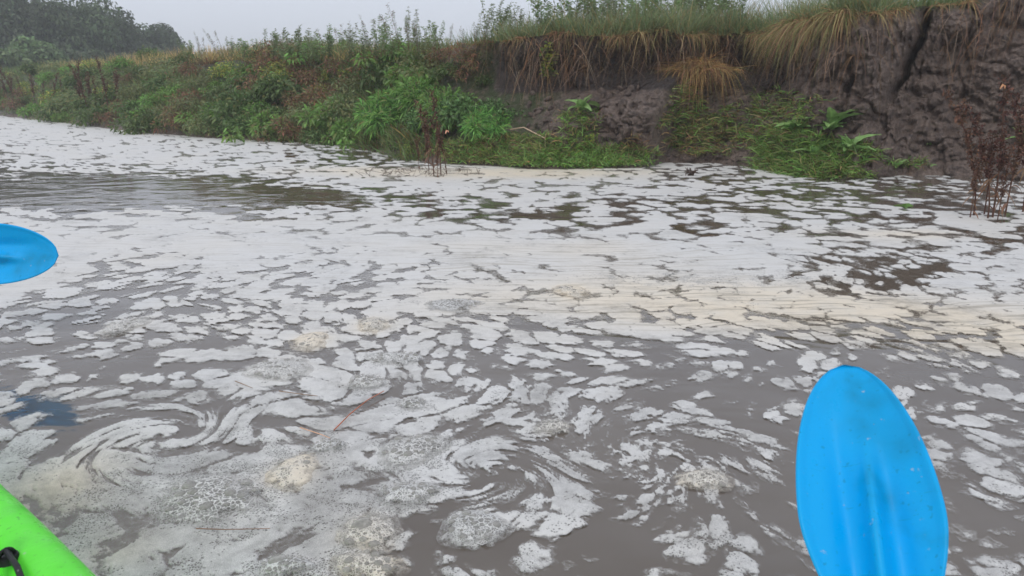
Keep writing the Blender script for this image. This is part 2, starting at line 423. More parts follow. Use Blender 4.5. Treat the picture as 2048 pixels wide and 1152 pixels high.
Zb = Z + .12 * fbm(L * 1.4, L * 0 + 7.7, 3, 96) * sm(.6, 1., TT) + inw * topw * (.03 * mud * fbm(L * 9, Z * 9 + 4, 3, 81) + .04 * low * mud * clod * sm(.1, .25, TT))
# plateau rows
ext = np.array([.12, .35, .8, 1.6, 3, 6, 12, 25, 50, 90, 150, 260.])
Xp = Xb[:, -1:] + NX * ext; Yp = Yb[:, -1:] + NY * ext
Lp = np.repeat(al[:, None], len(ext), 1)
Zp = Zb[:, -1:] + .10 * fbm(Lp * .7, ext[None] * .7 + Lp * 0, 3, 91) * np.minimum(1, ext[None]) + .02 * np.minimum(ext[None], 3) * (ext[None] > .2)
bank_V = np.stack([Xb, Yb, Zb], -1)
green = (1 - mud) * sm(.02, .1, TT) + mud * sm(.95, 1., TT)
bank = link('river_bank', mesh_np('river_bank', bank_V.reshape(-1, 3), [grid_faces(len(us), len(ts))[:, ::-1]], M_mud, {'green': green.ravel(), 'recess_shade': (sm(.50, .62, TT) * sm(840, 930, U) * sm(1560, 1480, U)).ravel()}))  # second mask paints shade onto the upper recess below the lip
tag(bank, kind='structure')
mv = np.concatenate([bank_V[:, -1:, :], np.stack([Xp, Yp, Zp], -1)], 1)
mead = link('meadow', mesh_np('meadow', mv.reshape(-1, 3), [grid_faces(len(us), len(ext) + 1)[:, ::-1]], M_meadow)); tag(mead, kind='structure')
gf = grid_faces(len(us), len(ts)); BV = bank_V.reshape(-1, 3)
bvh = BVHTree.FromPolygons(BV.tolist(), gf.tolist())
mf = grid_faces(len(us), len(ext) + 1)
bvh2 = BVHTree.FromPolygons(mv.reshape(-1, 3).tolist(), mf.tolist())
def hit(px, py, fallback=None):
    dd = Vector(ray(px, py)).normalized()
    h = bvh.ray_cast(Vector((0, 0, H0)), dd, 60)
    if h[0] is None: h = bvh2.ray_cast(Vector((0, 0, H0)), dd, 60)
    if h[0] is None: return None, None
    n = h[1]
    if n.dot(dd) > 0: n = -n
    return np.array(h[0]), np.array(n)
def bank_pt(u, t):
    i = min(max(int(np.searchsorted(us, u)), 1), len(us) - 1); j = min(max(int(np.searchsorted(ts, t)), 0), len(ts) - 1)
    return bank_V[i, j].copy()
def top_pt(u, back=0.):
    p = bank_pt(u, 1.); i = min(int(np.searchsorted(us, u)), len(us) - 1)
    e = np.concatenate([[0], ext]); z = np.interp(back, e, mv[i, :, 2])
    return np.array([p[0] + NX * back, p[1] + NY * back, z])

# ------------------------------------------------------------------ far side behind the viewer, river bed, water
def flat(name, x0, x1, y0, y1, z, mat, n=2):
    xs = np.linspace(x0, x1, n); ys = np.linspace(y0, y1, n); a, b_ = np.meshgrid(xs, ys, indexing='ij')
    return link(name, mesh_np(name, np.stack([a, b_, a * 0 + z], -1).reshape(-1, 3), [grid_faces(n, n)[:, ::-1]], mat))
tag(flat('river_bed', -300, 300, -300, 300, -.62, M_mud), kind='structure')
tag(flat('river_water', -220, 220, -200, 200, 0., M_water), kind='structure')
yy = np.array([-9., -10, -11, -13, -30, -90, -200]); zz = np.array([-.7, .1, .7, 1.1, 1.3, 1.4, 1.4]); xx = np.linspace(-200, 200, 30)
A, B = np.meshgrid(xx, yy, indexing='ij')
tag(link('opposite_bank', mesh_np('opposite_bank', np.stack([A, B - np.abs(A) * .55 + 2 * np.sin(A * .3), np.repeat(zz[None], 30, 0)], -1).reshape(-1, 3), [grid_faces(30, 7)], M_meadow)), kind='structure')

# ------------------------------------------------------------------ foam lying on the river
colx = np.arange(17) * 128.
TAB = {
 225: [.97, .97, .95, .9, .8, .7, .4, .5, .8, .8, .8, .5, .5, .3, .2, .2, .3],
 262: [.97, .95, .93, .9, .85, .7, .4, .5, .8, .8, .8, .5, .5, .3, .2, .2, .3],
 290: [.90, .93, .93, .90, .85, .75, .45, .5, .8, .8, .8, .5, .5, .3, .2, .2, .3],
 320: [.80, .9, .9, .88, .82, .5, .35, .6, .9, .9, .85, .7, .7, .3, .2, .2, .3],
 340: [.48, .6, .7, .82, .88, .85, .9, .97, .95, .93, .8, .62, .62, .32, .2, .25, .3],
 360: [.25, .15, .10, .12, .5, .85, .9, .93, .93, .88, .8, .72, .55, .42, .35, .3, .4],
 385: [.08, .05, .02, .02, .15, .5, .8, .85, .85, .85, .8, .72, .55, .4, .33, .38, .6],
 405: [.04, .02, .01, .01, .03, .08, .3, .65, .75, .65, .6, .55, .6, .5, .42, .4, .6],
 425: [.6, .5, .8, .85, .7, .75, .8, .6, .45, .5, .65, .6, .52, .6, .6, .5, .6],
 450: [.93, .96, .97, .98, .98, .96, .92, .92, .88, .65, .82, .75, .7, .7, .75, .8, .7],
 480: [.98, .98, .97, .97, .97, .96, .95, .95, .97, .96, .96, .82, .88, .62, .85, .7, .5],
 510: [.97, .95, .85, .88, .92, .93, .88, .93, .96, .96, .97, .98, .98, .55, .5, .75, .85],
 545: [.99, .97, .68, .78, .85, .86, .82, .88, .95, .95, .97, .98, .97, .62, .32, .8, .93],
 580: [.99, .93, .5, .68, .78, .85, .86, .93, .96, .96, .97, .98, .98, .93, .85, .95, .97],
 620: [.93, .55, .38, .55, .68, .75, .82, .92, .95, .94, .94, .94, .97, .98, .98, .98, .98],
 660: [.55, .5, .48, .58, .68, .75, .80, .75, .72, .68, .75, .82, .84, .8, .72, .85, .97],
 700: [.32, .48, .46, .58, .68, .72, .66, .6, .6, .52, .48, .44, .48, .45, .35, .42, .8],
 750: [.42, .48, .46, .62, .76, .74, .66, .62, .56, .48, .44, .38, .36, .42, .45, .4, .4],
 800: [.46, .5, .52, .64, .72, .76, .7, .64, .6, .56, .46, .4, .38, .42, .42, .48, .48],
 850: [.5, .28, .5, .6, .72, .78, .72, .66, .62, .56, .48, .42, .42, .45, .45, .5, .5],
 900: [.78, .6, .65, .75, .88, .87, .85, .72, .60, .62, .62, .5, .42, .36, .45, .5, .5],
 950: [.95, .85, .85, .9, .95, .94, .84, .72, .6, .66, .66, .55, .40, .28, .45, .5, .5],
 1000: [.98, .96, .93, .95, .97, .95, .86, .64, .6, .62, .52, .30, .46, .45, .4, .45, .45],
 1050: [1, .97, .95, .95, .95, .92, .70, .55, .62, .55, .28, .45, .48, .40, .4, .4, .4],
 1100: [1, .97, .95, .96, .93, .88, .45, .45, .50, .18, .28, .55, .4, .36, .35, .4, .4],
 1152: [1, .97, .95, .96, .92, .85, .38, .48, .45, .12, .35, .6, .4, .35, .35, .4, .4],
 1300: [1, .97, .95, .95, .9, .8, .4, .4, .4, .3, .4, .5, .4, .4, .4, .4, .4]}
ty = np.array(sorted(TAB)); tab = np.array([TAB[k] for k in ty])
def table(PX, PY):
    xi = np.clip(PX / 128, 0, 15.999); i = xi.astype(int); fx = xi - i
    j = np.clip(np.searchsorted(ty, PY) - 1, 0, len(ty) - 2); fy = np.clip((PY - ty[j]) / (ty[j + 1] - ty[j]), 0, 1)
    return (tab[j, i] * (1 - fx) + tab[j, i + 1] * fx) * (1 - fy) + (tab[j + 1, i] * (1 - fx) + tab[j + 1, i + 1] * fx) * fy
ry = []
y = 1290.
while y > 196: ry.append(y); y -= 2.1 if y < 620 else 2.6
rows_Y = np.array([ground(1024, v)[1] for v in ry])
rows_Y = np.concatenate([[.15, .3], rows_Y])
ncol = 1000
tanx = np.linspace(-.86, .86, ncol)
FY = np.repeat(rows_Y[:, None], ncol, 1); FX = tanx[None] * (FY + .25)
PX, PY = project(FX, FY, 0 * FX)
# back-trace through the current: vortices + turbulence
VORT = [((330, 885), .16, 5.0), ((975, 935), .15, -4.2), ((1300, 930), .22, -2.2), ((620, 800), .25, 2.0), ((1500, 760), .35, 1.6), ((560, 560), .5, 1.8),
        ((1350, 500), .7, -1.5), ((150, 700), .4, -1.6), ((1900, 760), .4, 1.8), ((1100, 700), .3, 1.4), ((820, 640), .35, -1.6), ((1800, 520), .5, 1.2)]
VORT = [(ground(*a)[:2], b_, c_) for a, b_, c_ in VORT]
qx, qy = FX.copy(), FY.copy()
for k in range(8):
    vx = np.zeros_like(qx); vy = np.zeros_like(qx)
    for (c_, r_, s_) in VORT:
        dx = qx - c_[0]; dy = qy - c_[1]; g = s_ * (.62 if r_ <= .25 else .2) * np.exp(-(dx * dx + dy * dy) / (r_ * r_)) / 8
        vx += -dy * g; vy += dx * g
    e = .02
    for (f_, a_, sd) in ((.8, .008, 5), (2.4, .0011, 15)):
        p0 = pn(qx * f_, qy * f_ * 1.3, sd)
        vx += (pn(qx * f_, (qy + e) * f_ * 1.3, sd) - p0) / e * a_ * .8; vy -= (pn((qx + e) * f_, qy * f_ * 1.3, sd) - p0) / e * a_ * .55
    qx += vx; qy += vy
def rankn(v):
    s = np.sort(v.ravel()[::37]); return np.interp(v, s, np.linspace(0, 1, len(s)))
wx = qx + .024 * fbm(qx * 9, qy * 9, 3, 101, .5); wy = qy + .024 * fbm(qx * 9, qy * 9, 3, 111, .5)
def foamfield(sc_, sd, ax=1.):
    a1, a2 = vor(wx * sc_ * 1.05 * ax, wy * sc_ * .92 / ax, sd); b1, b2 = vor(wx * sc_ * 2.3 * ax, wy * sc_ * 2.1 / ax, sd + 3)
    e1 = np.clip(a2 - a1, 0, .6); e2 = np.clip(b2 - b1, 0, .6)
    v = 1.55 * (1 - a1) + .55 * np.minimum(e1, .25) * 2 + .5 * (1 - b1) + .25 * np.minimum(e2, .2) * 2 + 1.55 * fbm(wx * sc_ * .5, wy * sc_ * .42, 5, sd + 7, .58)
    return rankn(v)
Fn = foamfield(12.5, 201); Fm = foamfield(10.0, 251); Ff = foamfield(5.4, 301, .9)
w1 = sm(1.3, 1.9, FY + .3 * fbm(FX * 2, FY * 2, 2, 44)); far = sm(3.2, 5., FY); rk = rankn((Fn * (1 - w1) + Fm * w1) * (1 - far) + Ff * far)
# dark / light channels seen in the photo, laid on the water
def blob(px, py, wpx, hpx, ang=0):
    c_ = ground(px, py); e1 = ground(px + wpx, py); e2 = ground(px, py + hpx)
    ra = abs(e1[0] - c_[0]); rb = abs(e2[1] - c_[1]); ca, sa = math.cos(ang), math.sin(ang)
    dx = FX - c_[0]; dy = FY - c_[1]; a_ = (dx * ca + dy * sa) / ra; b_ = (-dx * sa + dy * ca) / rb
    return np.exp(-(a_ * a_ + b_ * b_))
def stroke(pts, wm, warp=.02):
    P = [ground(*p)[:2] for p in pts]; best = np.full(FX.shape, 9.)
    x_ = FX + warp * fbm(FX * 9, FY * 9, 3, 401); y_ = FY + warp * fbm(FX * 9, FY * 9, 3, 411)
    for a_, b_ in zip(P[:-1], P[1:]):
        ab = b_ - a_; t_ = np.clip(((x_ - a_[0]) * ab[0] + (y_ - a_[1]) * ab[1]) / (ab @ ab), 0, 1)
        best = np.minimum(best, np.hypot(x_ - a_[0] - t_ * ab[0], y_ - a_[1] - t_ * ab[1]))
    return np.exp(-(best / wm) ** 2)
cov = table(PX + 26 * fbm(FX * 2, FY * 2, 2, 501), PY)
for p_, w_, s_ in [([(1130, 1150), (1190, 1060), (1225, 980), (1330, 930), (1420, 900)], .035, -.5), ([(835, 1150), (850, 1080), (830, 1040)], .02, -.6),
                   ([(880, 1060), (900, 1000), (960, 970), (1040, 945), (1050, 900), (1000, 860), (930, 880)], .02, -.5), ([(880, 1060), (900, 1100), (990, 1110), (1040, 1080)], .018, -.6),
                   ([(1530, 1000), (1560, 1080), (1600, 1150)], .07, -.35), ([(1240, 680), (1380, 730), (1520, 790)], .05, -.25), ([(0, 700), (150, 690), (330, 640), (420, 600)], .05, -.25),
                   ([(700, 690), (800, 720), (960, 740), (1100, 790), (1250, 830)], .03, -.3), ([(1650, 560), (1720, 590), (1790, 570), (1880, 530)], .06, -.55), ([(1640, 520), (1740, 535)], .04, -.5),
                   ([(1000, 425), (1100, 432)], .12, -.35), ([(1300, 450), (1420, 470)], .10, -.4), ([(1650, 690), (1850, 690), (1960, 720)], .05, -.35),
                   ([(230, 900), (330, 915), (420, 890), (520, 900)], .012, -.5), ([(250, 850), (330, 840), (420, 850)], .02, .3), ([(560, 700), (760, 600), (860, 570)], .02, -.2),
                   ([(200, 940), (240, 1000), (300, 1140)], .012, -.22), ([(640, 990), (760, 960)], .012, -.4), ([(720, 905), (740, 915)], .015, -.6),
                   ([(1700, 390), (1560, 395)], .1, -.3), ([(0, 380), (400, 383), (640, 393)], .30, -.6)]:
    cov = cov + s_ * stroke(p_, w_)
CLUMPS = [  # photo x, y, half width px, half height px, bubbliness, cream, label
 (825, 905, 72, 36, 1.0, .2, 'oval bubbly foam raft just left of the dark ring of water'),
 (950, 1058, 60, 40, 1.0, .1, 'round bubbly foam raft surrounded by a dark curl of water'),
 (738, 1068, 58, 44, .9, .7, 'foam raft carrying one large single bubble near the bottom edge'),
 (735, 1138, 75, 32, .8, .9, 'cream foam raft cut by the bottom edge of the picture'),
 (420, 1000, 118, 48, 1.3, .25, 'largest raft of big clustered bubbles beyond the kayak'),
 (585, 948, 56, 34, .35, 1.0, 'smooth peach coloured foam mound beside the big bubble cluster'),
 (815, 993, 66, 26, .9, .15, 'low bubbly foam raft below the oval one'),
 (570, 1140, 55, 22, 1.0, .1, 'bubbly foam raft with a large bubble at the bottom edge left of centre'),
 (560, 742, 62, 28, .8, .25, 'foam raft with dark pits left of centre in the middle distance'),
 (790, 720, 60, 14, .9, .1, 'narrow flat bubbly raft in the middle of the river'),
 (735, 768, 45, 15, .9, .2, 'small bubbly raft just above the red floating stem'),
 (825, 813, 34, 12, 1.0, .1, 'tiny oval bubbly raft right of the red floating stem'),
 (250, 655, 42, 18, .6, .35, 'small curled foam raft in open grey water on the left'),
 (1105, 858, 36, 16, .9, .5, 'small yellowish bubbly raft right of centre'),
 (1410, 963, 48, 24, .6, .7, 'cream foam raft left of the upright blue blade'),
 (1143, 585, 30, 15, .4, 1.0, 'small cream foam lump in the pale band of foam'),
 (745, 653, 36, 15, .5, .9, 'cream foam lump with tiny pits upper left of the flat raft'),
 (622, 684, 42, 17, .3, .9, 'cream foam lump left of the flat bubbly raft'),
 (905, 612, 66, 12, 1.1, .0, 'long thin raft of dark bubbles in the far foam'),
 (655, 897, 36, 14, 1.0, .1, 'small clump of bubbles above the peach coloured mound')]
for c_ in CLUMPS:
    cov = cov + .5 * blob(c_[0], c_[1], c_[2] * 1.1, c_[3] * 1.1)
field = rk - (1 - np.clip(cov, 0, 1.06))
field = np.where(cov > .9, np.maximum(field, field * .6 + .03), field)
hf = fbm(wx * 30, wy * 36, 4, 651, .7)
lacy = .10 + .30 * blob(1250, 930, 330, 130) + .15 * blob(1100, 800, 500, 60) + .12 * blob(500, 640, 500, 60)
field = field + lacy * 3.2 * hf * sm(4.5, 2.0, FY) + .05 * hf
froth = .1 + .25 * sm(2.6, 1.2, FY) + .22 * fbm(FX * 3.2, FY * 3.2, 3, 601)
for c_ in CLUMPS: froth = froth + .35 * c_[4] * blob(c_[0], c_[1], c_[2] * 1.2, c_[3] * 1.2)
froth = froth + .35 * blob(1450, 560, 330, 20) + .2 * blob(100, 1060, 90, 120)
cream = .12 + .3 * fbm(FX * 1.3, FY * 1.3, 4, 611)
for (a_, b_, c_, d_, e_) in [(1250, 590, 420, 60, .5), (1650, 620, 400, 55, .6), (1980, 670, 250, 60, .7), (1000, 347, 320, 12, .9), (1150, 500, 200, 25, .3), (90, 1000, 130, 130, .75), (230, 1110, 90, 60, .4), (700, 340, 120, 8, .5), (1800, 470, 200, 12, .5)]:
    cream = cream + e_ * blob(a_, b_, c_, d_)
for c_ in CLUMPS: cream = cream + c_[5] * .7 * blob(c_[0], c_[1], c_[2], c_[3])
wsp = ridged(wx * 2.2, wy * 2.6, 4, 661)
dens = .46 + .75 * fbm(wx * 3.2, wy * 3.2, 5, 621, .6) - .38 * np.clip(wsp - .45, 0, 1) + .36 * sm(1.8, 3.6, FY) + .12 * sm(5, 9, FY)
dens = dens - .30 * blob(330, 1000, 330, 130) - .2 * blob(700, 1000, 200, 120)
for c_ in CLUMPS: dens = dens + .35 * blob(c_[0], c_[1], c_[2], c_[3])
streak = np.clip(1.1 * blob(1400, 610, 420, 45) + blob(1900, 640, 300, 60) + .8 * blob(1150, 520, 300, 40) + .35 * sm(1.4, 3, FY), 0, 1)
# keep the foam off the land
dland = np.full(FX.shape, -9.)
sxl = np.interp(FX, SP[:, 0], SP[:, 1])
inside = FY < sxl + .35
zz = .0016 + .0034 * sm(.02, .3, field) + .0015 * fbm(wx * 6, wy * 6, 3, 631) * sm(0, .1, field)
G = grid_faces(len(rows_Y), ncol)
fm = field.ravel(); keep = (fm[G].max(1) > -.22) & inside.ravel()[G].all(1)
G = G[keep][:, ::-1]
used, inv = np.unique(G.ravel(), return_inverse=True); Gn = inv.reshape(-1, 4)
FV = np.stack([FX, FY, np.maximum(zz, .0012)], -1).reshape(-1, 3)[used]
flow = np.stack([qx, qy, 0 * qx], -1).reshape(-1, 3)[used]
foam = link('river_foam', mesh_np('river_foam', FV, [Gn], M_foam, {'edge': fm[used], 'dens': dens.ravel()[used], 'cream': cream.ravel()[used], 'froth': froth.ravel()[used],
        'streak': streak.ravel()[used], 'flow': flow}))
tag(foam, 'whitish foam streaked and curled over the brown river', 'foam', kind='stuff')

# foam rafts standing proud of the sheet, each with its bubbles
bub_me = []
for k in range(4):
    th = np.linspace(0, np.pi / 2, 7)[:, None]; ph = np.linspace(0, 2 * np.pi, 17)[None]
    rx = 1 + .07 * np.sin(ph * 2 + k) + .04 * np.sin(3 * ph + 2 * k)
    v = np.stack([np.sin(th) * np.cos(ph) * rx, np.sin(th) * np.sin(ph) * rx, (np.cos(th) + 0 * ph) * (.42 + .06 * k)], -1)
    bub_me.append(mesh_np('bubble', v.reshape(-1, 3), [grid_faces(7, 17)], M_bub))
for ci, (px, py, hw, hh, bb, cr, lab) in enumerate(CLUMPS):
    c0 = ground(px, py); ra = abs(ground(px + hw, py)[0] - c0[0]); rb = abs(ground(px, py - hh)[1] - ground(px, py + hh)[1]) * .5
    root = empty('foam_raft', (c0[0], c0[1], .004)); tag(root, lab, 'foam', 'bubbly foam rafts on the river')
    nr, na = 26, 64
    rr = np.linspace(0, 1.12, nr)[:, None]; aa = np.linspace(0, 2 * np.pi, na)[None]
    wob = 1 + .16 * np.sin(aa * 2 + ci) + .08 * np.sin(3 * aa + ci * 2.1) + .04 * np.sin(7 * aa + ci)
    x_ = rr * np.cos(aa) * wob * ra; y_ = rr * np.sin(aa) * wob * rb
    hmax = .008 + .006 * min(1, bb) * min(1, ra / .06)
    n_ = fbm((x_ + c0[0]) * 30, (y_ + c0[1]) * 30, 3, 700 + ci)
    zc = hmax * (1 - np.clip(rr, 0, 1) ** 2.2) * (1 + .35 * n_) + .004 * np.maximum(0, 1 - rr)
    ed = (1 - rr) * .55 + .24 * n_ + 0 * aa
    me = mesh_np('foam_cap', np.stack([x_, y_, zc + 0 * aa], -1).reshape(-1, 3), [grid_faces(nr, na)], M_foam,
                 {'edge': ed.ravel(), 'dens': (.50 + .35 * (1 - rr) + 0 * aa).ravel(), 'cream': np.full(nr * na, cr), 'froth': (np.clip(.45 + .45 * bb - .35 * rr, 0, 1.2) + 0 * aa).ravel(),
                  'streak': np.zeros(nr * na), 'flow': np.zeros((nr * na, 3))})
    link('foam_cap', me, root)
    nb_ = int(min(34, (8 + 40 * ra / .15) * bb)); placed = []
    if ci in (2,): placed.append((-.25 * ra, .1 * rb, .021))
    if ci == 7: placed.append((-.3 * ra, .2 * rb, .017))
    if ci == 4: placed += [(-.45 * ra, .35 * rb, .017), (.35 * ra, .0, .014), (.1 * ra, -.5 * rb, .015)]
    tries = 0
    while len(placed) < nb_ and tries < 900:
        tries += 1
        a_ = random.random() * 6.283; q = math.sqrt(random.random()) * .8; r_ = (.0035 + .0085 * random.random() ** 2.2) * (1.15 if ci == 4 else 1) * (1 if ra > .05 else .8)
        x_, y_ = q * math.cos(a_) * ra, q * math.sin(a_) * rb
        if all(math.hypot(x_ - u_, y_ - v_) > (r_ + s_) * .96 for u_, v_, s_ in placed): placed.append((x_, y_, r_))
    for x_, y_, r_ in placed:
        q = math.hypot(x_ / ra, y_ / rb); z_ = hmax * (1 - q ** 2.2) - r_ * .12 + .003
        o = link('bubble', random.choice(bub_me), root, (x_, y_, z_), (random.uniform(-.15, .15), random.uniform(-.15, .15), random.random() * 6), r_)

# ------------------------------------------------------------------ grasses along the bank (mass vegetation)
TOWARD = np.array([-NX, -NY, 0])
def rnd_dir(n, up=1., spread=.5, bias=None):
    v = rng.normal(size=(n, 3)) * spread; v[:, 2] = np.abs(v[:, 2]) * .3 + up
    if bias is not None: v += bias
    return v
GREEN = (.085, .145, .045); BRIGHT = (.10, .20, .05); OLIVE = (.13, .15, .055); STRAW = (.26, .21, .10); RUST = (.20, .115, .062); BROWN = (.11, .072, .045); SAGE = (.13, .19, .10)
def top_points(n, u0, u1, b0, b1, pw=1.):
    u = rng.uniform(u0, u1, n); bk = b0 + (b1 - b0) * rng.random(n) ** pw
    P = np.array([top_pt(a, max(b_, 0)) + (TOWARD * -min(b_, 0)) for a, b_ in zip(u, bk)])
    return P, u
g = Veg()
def pal(n, cols, ws):
    idx = rng.choice(len(cols), n, p=np.array(ws) / sum(ws)); return np.array(cols)[idx]
P, u = top_points(15000, 620, 2120, 0, 2.2, 1.4)
P[:, 2] -= .02
far_ = sm(1500, 1700, u)
g.ribbons(P, rnd_dir(len(P), 1, .4, TOWARD * .25), rng.uniform(.16, .38, len(P)), rng.uniform(.005, .010, len(P)), rng.uniform(.1, .5, len(P)), pal(len(P), [SAGE, GREEN, OLIVE, STRAW], [4, 4, 3, 1.2]), 3)
P, u = top_points(10000, 880, 1700, -.05, 1.6, 1.3)
g.ribbons(P, rnd_dir(len(P), 1, .45, TOWARD * .15), rng.uniform(.2, .5, len(P)) * (1 + .45 * sm(1020, 1150, u) * np.clip(1 + 2 * pn(u * .02, u * 0, 55), .3, 2)), rng.uniform(.004, .009, len(P)), rng.uniform(.1, .6, len(P)), pal(len(P), [SAGE, (.16, .21, .10), OLIVE, STRAW], [5, 4, 2, 1.5]), 4)
P, u = top_points(9000, -120, 700, -.3, 3.0, 1.2)
g.ribbons(P, rnd_dir(len(P), 1, .35), rng.uniform(.2, .5, len(P)), rng.uniform(.008, .014, len(P)), rng.uniform(.1, .4, len(P)), pal(len(P), [OLIVE, STRAW, GREEN, (.40, .30, .12)], [3, 3, 2, 2.5]), 3)
P, u = top_points(4500, 60, 430, -.1, 2.5, 1.)
g.ribbons(P, rnd_dir(len(P), 1, .25), rng.uniform(.3, .55, len(P)), rng.uniform(.008, .013, len(P)), rng.uniform(.1, .3, len(P)), pal(len(P), [STRAW, (.46, .34, .15), OLIVE], [3, 3, 1]), 3)
tag(link('bank_grass', g.mesh('bank_grass', M_leaf)), 'green and straw coloured grass growing along the top of the bank', 'grass', kind='stuff')

# dry fringe hanging over the lip
g = Veg()
for (u0, u1, n, l0, l1, cols, ws) in [(900, 1130, 2600, .10, .30, [RUST, BROWN, STRAW, OLIVE], [4, 3, 3, 2]), (1130, 1470, 3400, .08, .28, [RUST, STRAW, BROWN, OLIVE], [3, 4, 3, 3]),
                                      (1470, 1640, 3200, .2, .55, [STRAW, OLIVE, RUST, GREEN], [3, 3, 3, 1.5]), (1640, 1880, 2200, .12, .30, [STRAW, RUST, OLIVE], [4, 4, 1]),
                                      (1900, 2110, 900, .15, .35, [STRAW, BROWN, OLIVE], [3, 3, 1]), (480, 900, 2600, .15, .4, [RUST, BROWN, OLIVE], [3, 3, 3])]:
    P, u = top_points(n, u0, u1, -.06, .25)
    kf = np.clip(.42 + 1.7 * pn(u * .045, u * 0 + .3, 77) + .5 * pn(u * .2, u * 0 + .7, 78), .12, 1.5)
    kk = rng.random(n) < np.clip(kf * 1.3 - .1, .12, 1); P = P[kk]; kf = kf[kk]; n = len(P)
    g.ribbons(P, rnd_dir(n, .5, 1.0, TOWARD * .6), rng.uniform(l0, l1, n) * kf, rng.uniform(.004, .008, n), rng.uniform(.6, 1.5, n), pal(n, cols, ws), 5)
# the drape of grass that falls from the corner of the lip
for (u0, u1, n, l0, l1) in [(1475, 1500, 300, .2, .45), (1515, 1545, 420, .3, .62), (1560, 1585, 260, .2, .45), (1600, 1640, 260, .15, .35), (1440, 1475, 160, .2, .4)]:
    P, u = top_points(n, u0, u1, -.12, .15)
    g.ribbons(P, rnd_dir(n, .35, .75, TOWARD * .9 + np.array([-.45, 0, 0])), rng.uniform(l0, l1, n), rng.uniform(.004, .008, n), rng.uniform(.5, 1.5, n), pal(n, [STRAW, RUST, OLIVE, GREEN, BROWN], [3, 3, 3, 2, 3]), 6, cvar=.4)
tag(link('overhanging_grass', g.mesh('overhanging_grass', M_dry)), 'rusty dry grass spilling over the lip of the eroded bank', 'grass', kind='stuff')

g = Veg()
for (u0, u1, n) in [(930, 1470, 1500), (1470, 2100, 700), (560, 930, 300)]:
    u = rng.uniform(u0, u1, n); t_ = rng.uniform(.72, 1., n)
    kk = (np.abs(u - 1770) > 50) & (pn(u * .03, u * 0, 66) > -.12); u = u[kk]; t_ = t_[kk]; n = len(u)
    P = np.array([bank_pt(a, b_) for a, b_ in zip(u, t_)]) + TOWARD * .03
    g.ribbons(P, rng.normal(size=(n, 3)) * [.5, .3, .3] + TOWARD * .35 + [0, 0, -.5], rng.uniform(.08, .5, n), rng.uniform(.002, .006, n), rng.uniform(.4, 1.4, n),
              pal(n, [BROWN, RUST, (.22, .17, .12), (.09, .06, .045)], [3, 2, 2, 3]), 6)
tag(link('hanging_roots', g.mesh('hanging_roots', M_dry)), 'thin brown roots dangling from the dark cut face of the bank', 'roots', kind='stuff')

# creeping grass over the foot of the bank: patches given by photo region
g = Veg()
def patch(px, py, rx, ry, n, l0, l1, cols, ws, up=.6, spread=.8, droop=.4, wd=(.007, .014), lift=.0):
    Pl = []; 
    tries = 0
    while len(Pl) < n // 6 and tries < n:
        tries += 1; a = rng.random() * 6.283; q = math.sqrt(rng.random()) * (1 + .35 * math.sin(3 * a + px) * .6)
        h, nn = hit(px + rx * q * math.cos(a), py + ry * q * math.sin(a))
        if h is not None: Pl.append(h + nn * lift * rng.random())
    if not Pl: return
    P = np.array(Pl)[rng.integers(0, len(Pl), n)] + rng.normal(size=(n, 3)) * [.03, .03, .012]
    g.ribbons(P, rnd_dir(n, up, spread, TOWARD * .25), rng.uniform(l0, l1, n), rng.uniform(wd[0], wd[1], n), droop * rng.uniform(.4, 1.6, n), pal(n, cols, ws), 4, cvar=.5)
GS = [(.11, .20, .05), (.14, .28, .065), (.17, .20, .07), STRAW, BROWN]
patch(1150, 322, 140, 12, 3800, .06, .15, [(.16, .32, .08), (.19, .34, .10), OLIVE], [4, 3, 1], up=.8)
patch(960, 318, 70, 10, 1200, .08, .18, [(.15, .28, .08), OLIVE, STRAW], [4, 2, 1], up=.8)
patch(1190, 312, 110, 22, 3400, .06, .16, GS, [3, 4, 2, 1, .5])
patch(1010, 300, 130, 26, 3600, .08, .2, GS, [3, 3, 3, 1.5, 1])
patch(1160, 255, 45, 40, 900, .06, .18, GS, [3, 4, 2, 1, 1])
patch(1370, 240, 55, 60, 2000, .08, .22, GS, [3, 3, 3, 2, 2], up=.2)
patch(1420, 275, 70, 40, 1600, .06, .18, GS, [2, 2, 3, 4, 3], up=.2)
patch(1530, 250, 90, 45, 2000, .08, .2, GS, [4, 3, 2, 1, 2], up=.3)
patch(1610, 310, 120, 45, 5200, .08, .22, GS, [5, 4, 2, .5, .5], up=.4)
patch(1640, 345, 100, 14, 1500, .08, .18, GS, [5, 3, 2, 1, 1], up=.3)
patch(1560, 200, 70, 25, 500, .08, .2, GS, [4, 2, 2, 1, 1], up=.3)
patch(1270, 300, 22, 26, 350, .08, .2, [BROWN, OLIVE, STRAW], [3, 1, 1], up=.2)
patch(1815, 325, 40, 12, 250, .04, .1, GS, [4, 3, 2, 1, 1])
for i_ in range(64):
    x_ = rng.uniform(-20, 880); yb = np.interp(x_, [0, 250, 560, 900], [225, 258, 280, 318]); yt = np.interp(x_, [0, 250, 560, 900], [138, 120, 100, 110])
    patch(x_, rng.uniform(yt, yb), 55, 24, 420, .14, .38, [GREEN, BRIGHT, OLIVE, SAGE, BROWN, STRAW], [5, 3.5, 3, 2, 1.2, .8], up=.9, spread=.5, wd=(.007, .014))
tag(link('creeping_grass', g.mesh('creeping_grass', M_leaf)), 'low green grass creeping over the muddy foot of the bank', 'grass', kind='stuff')

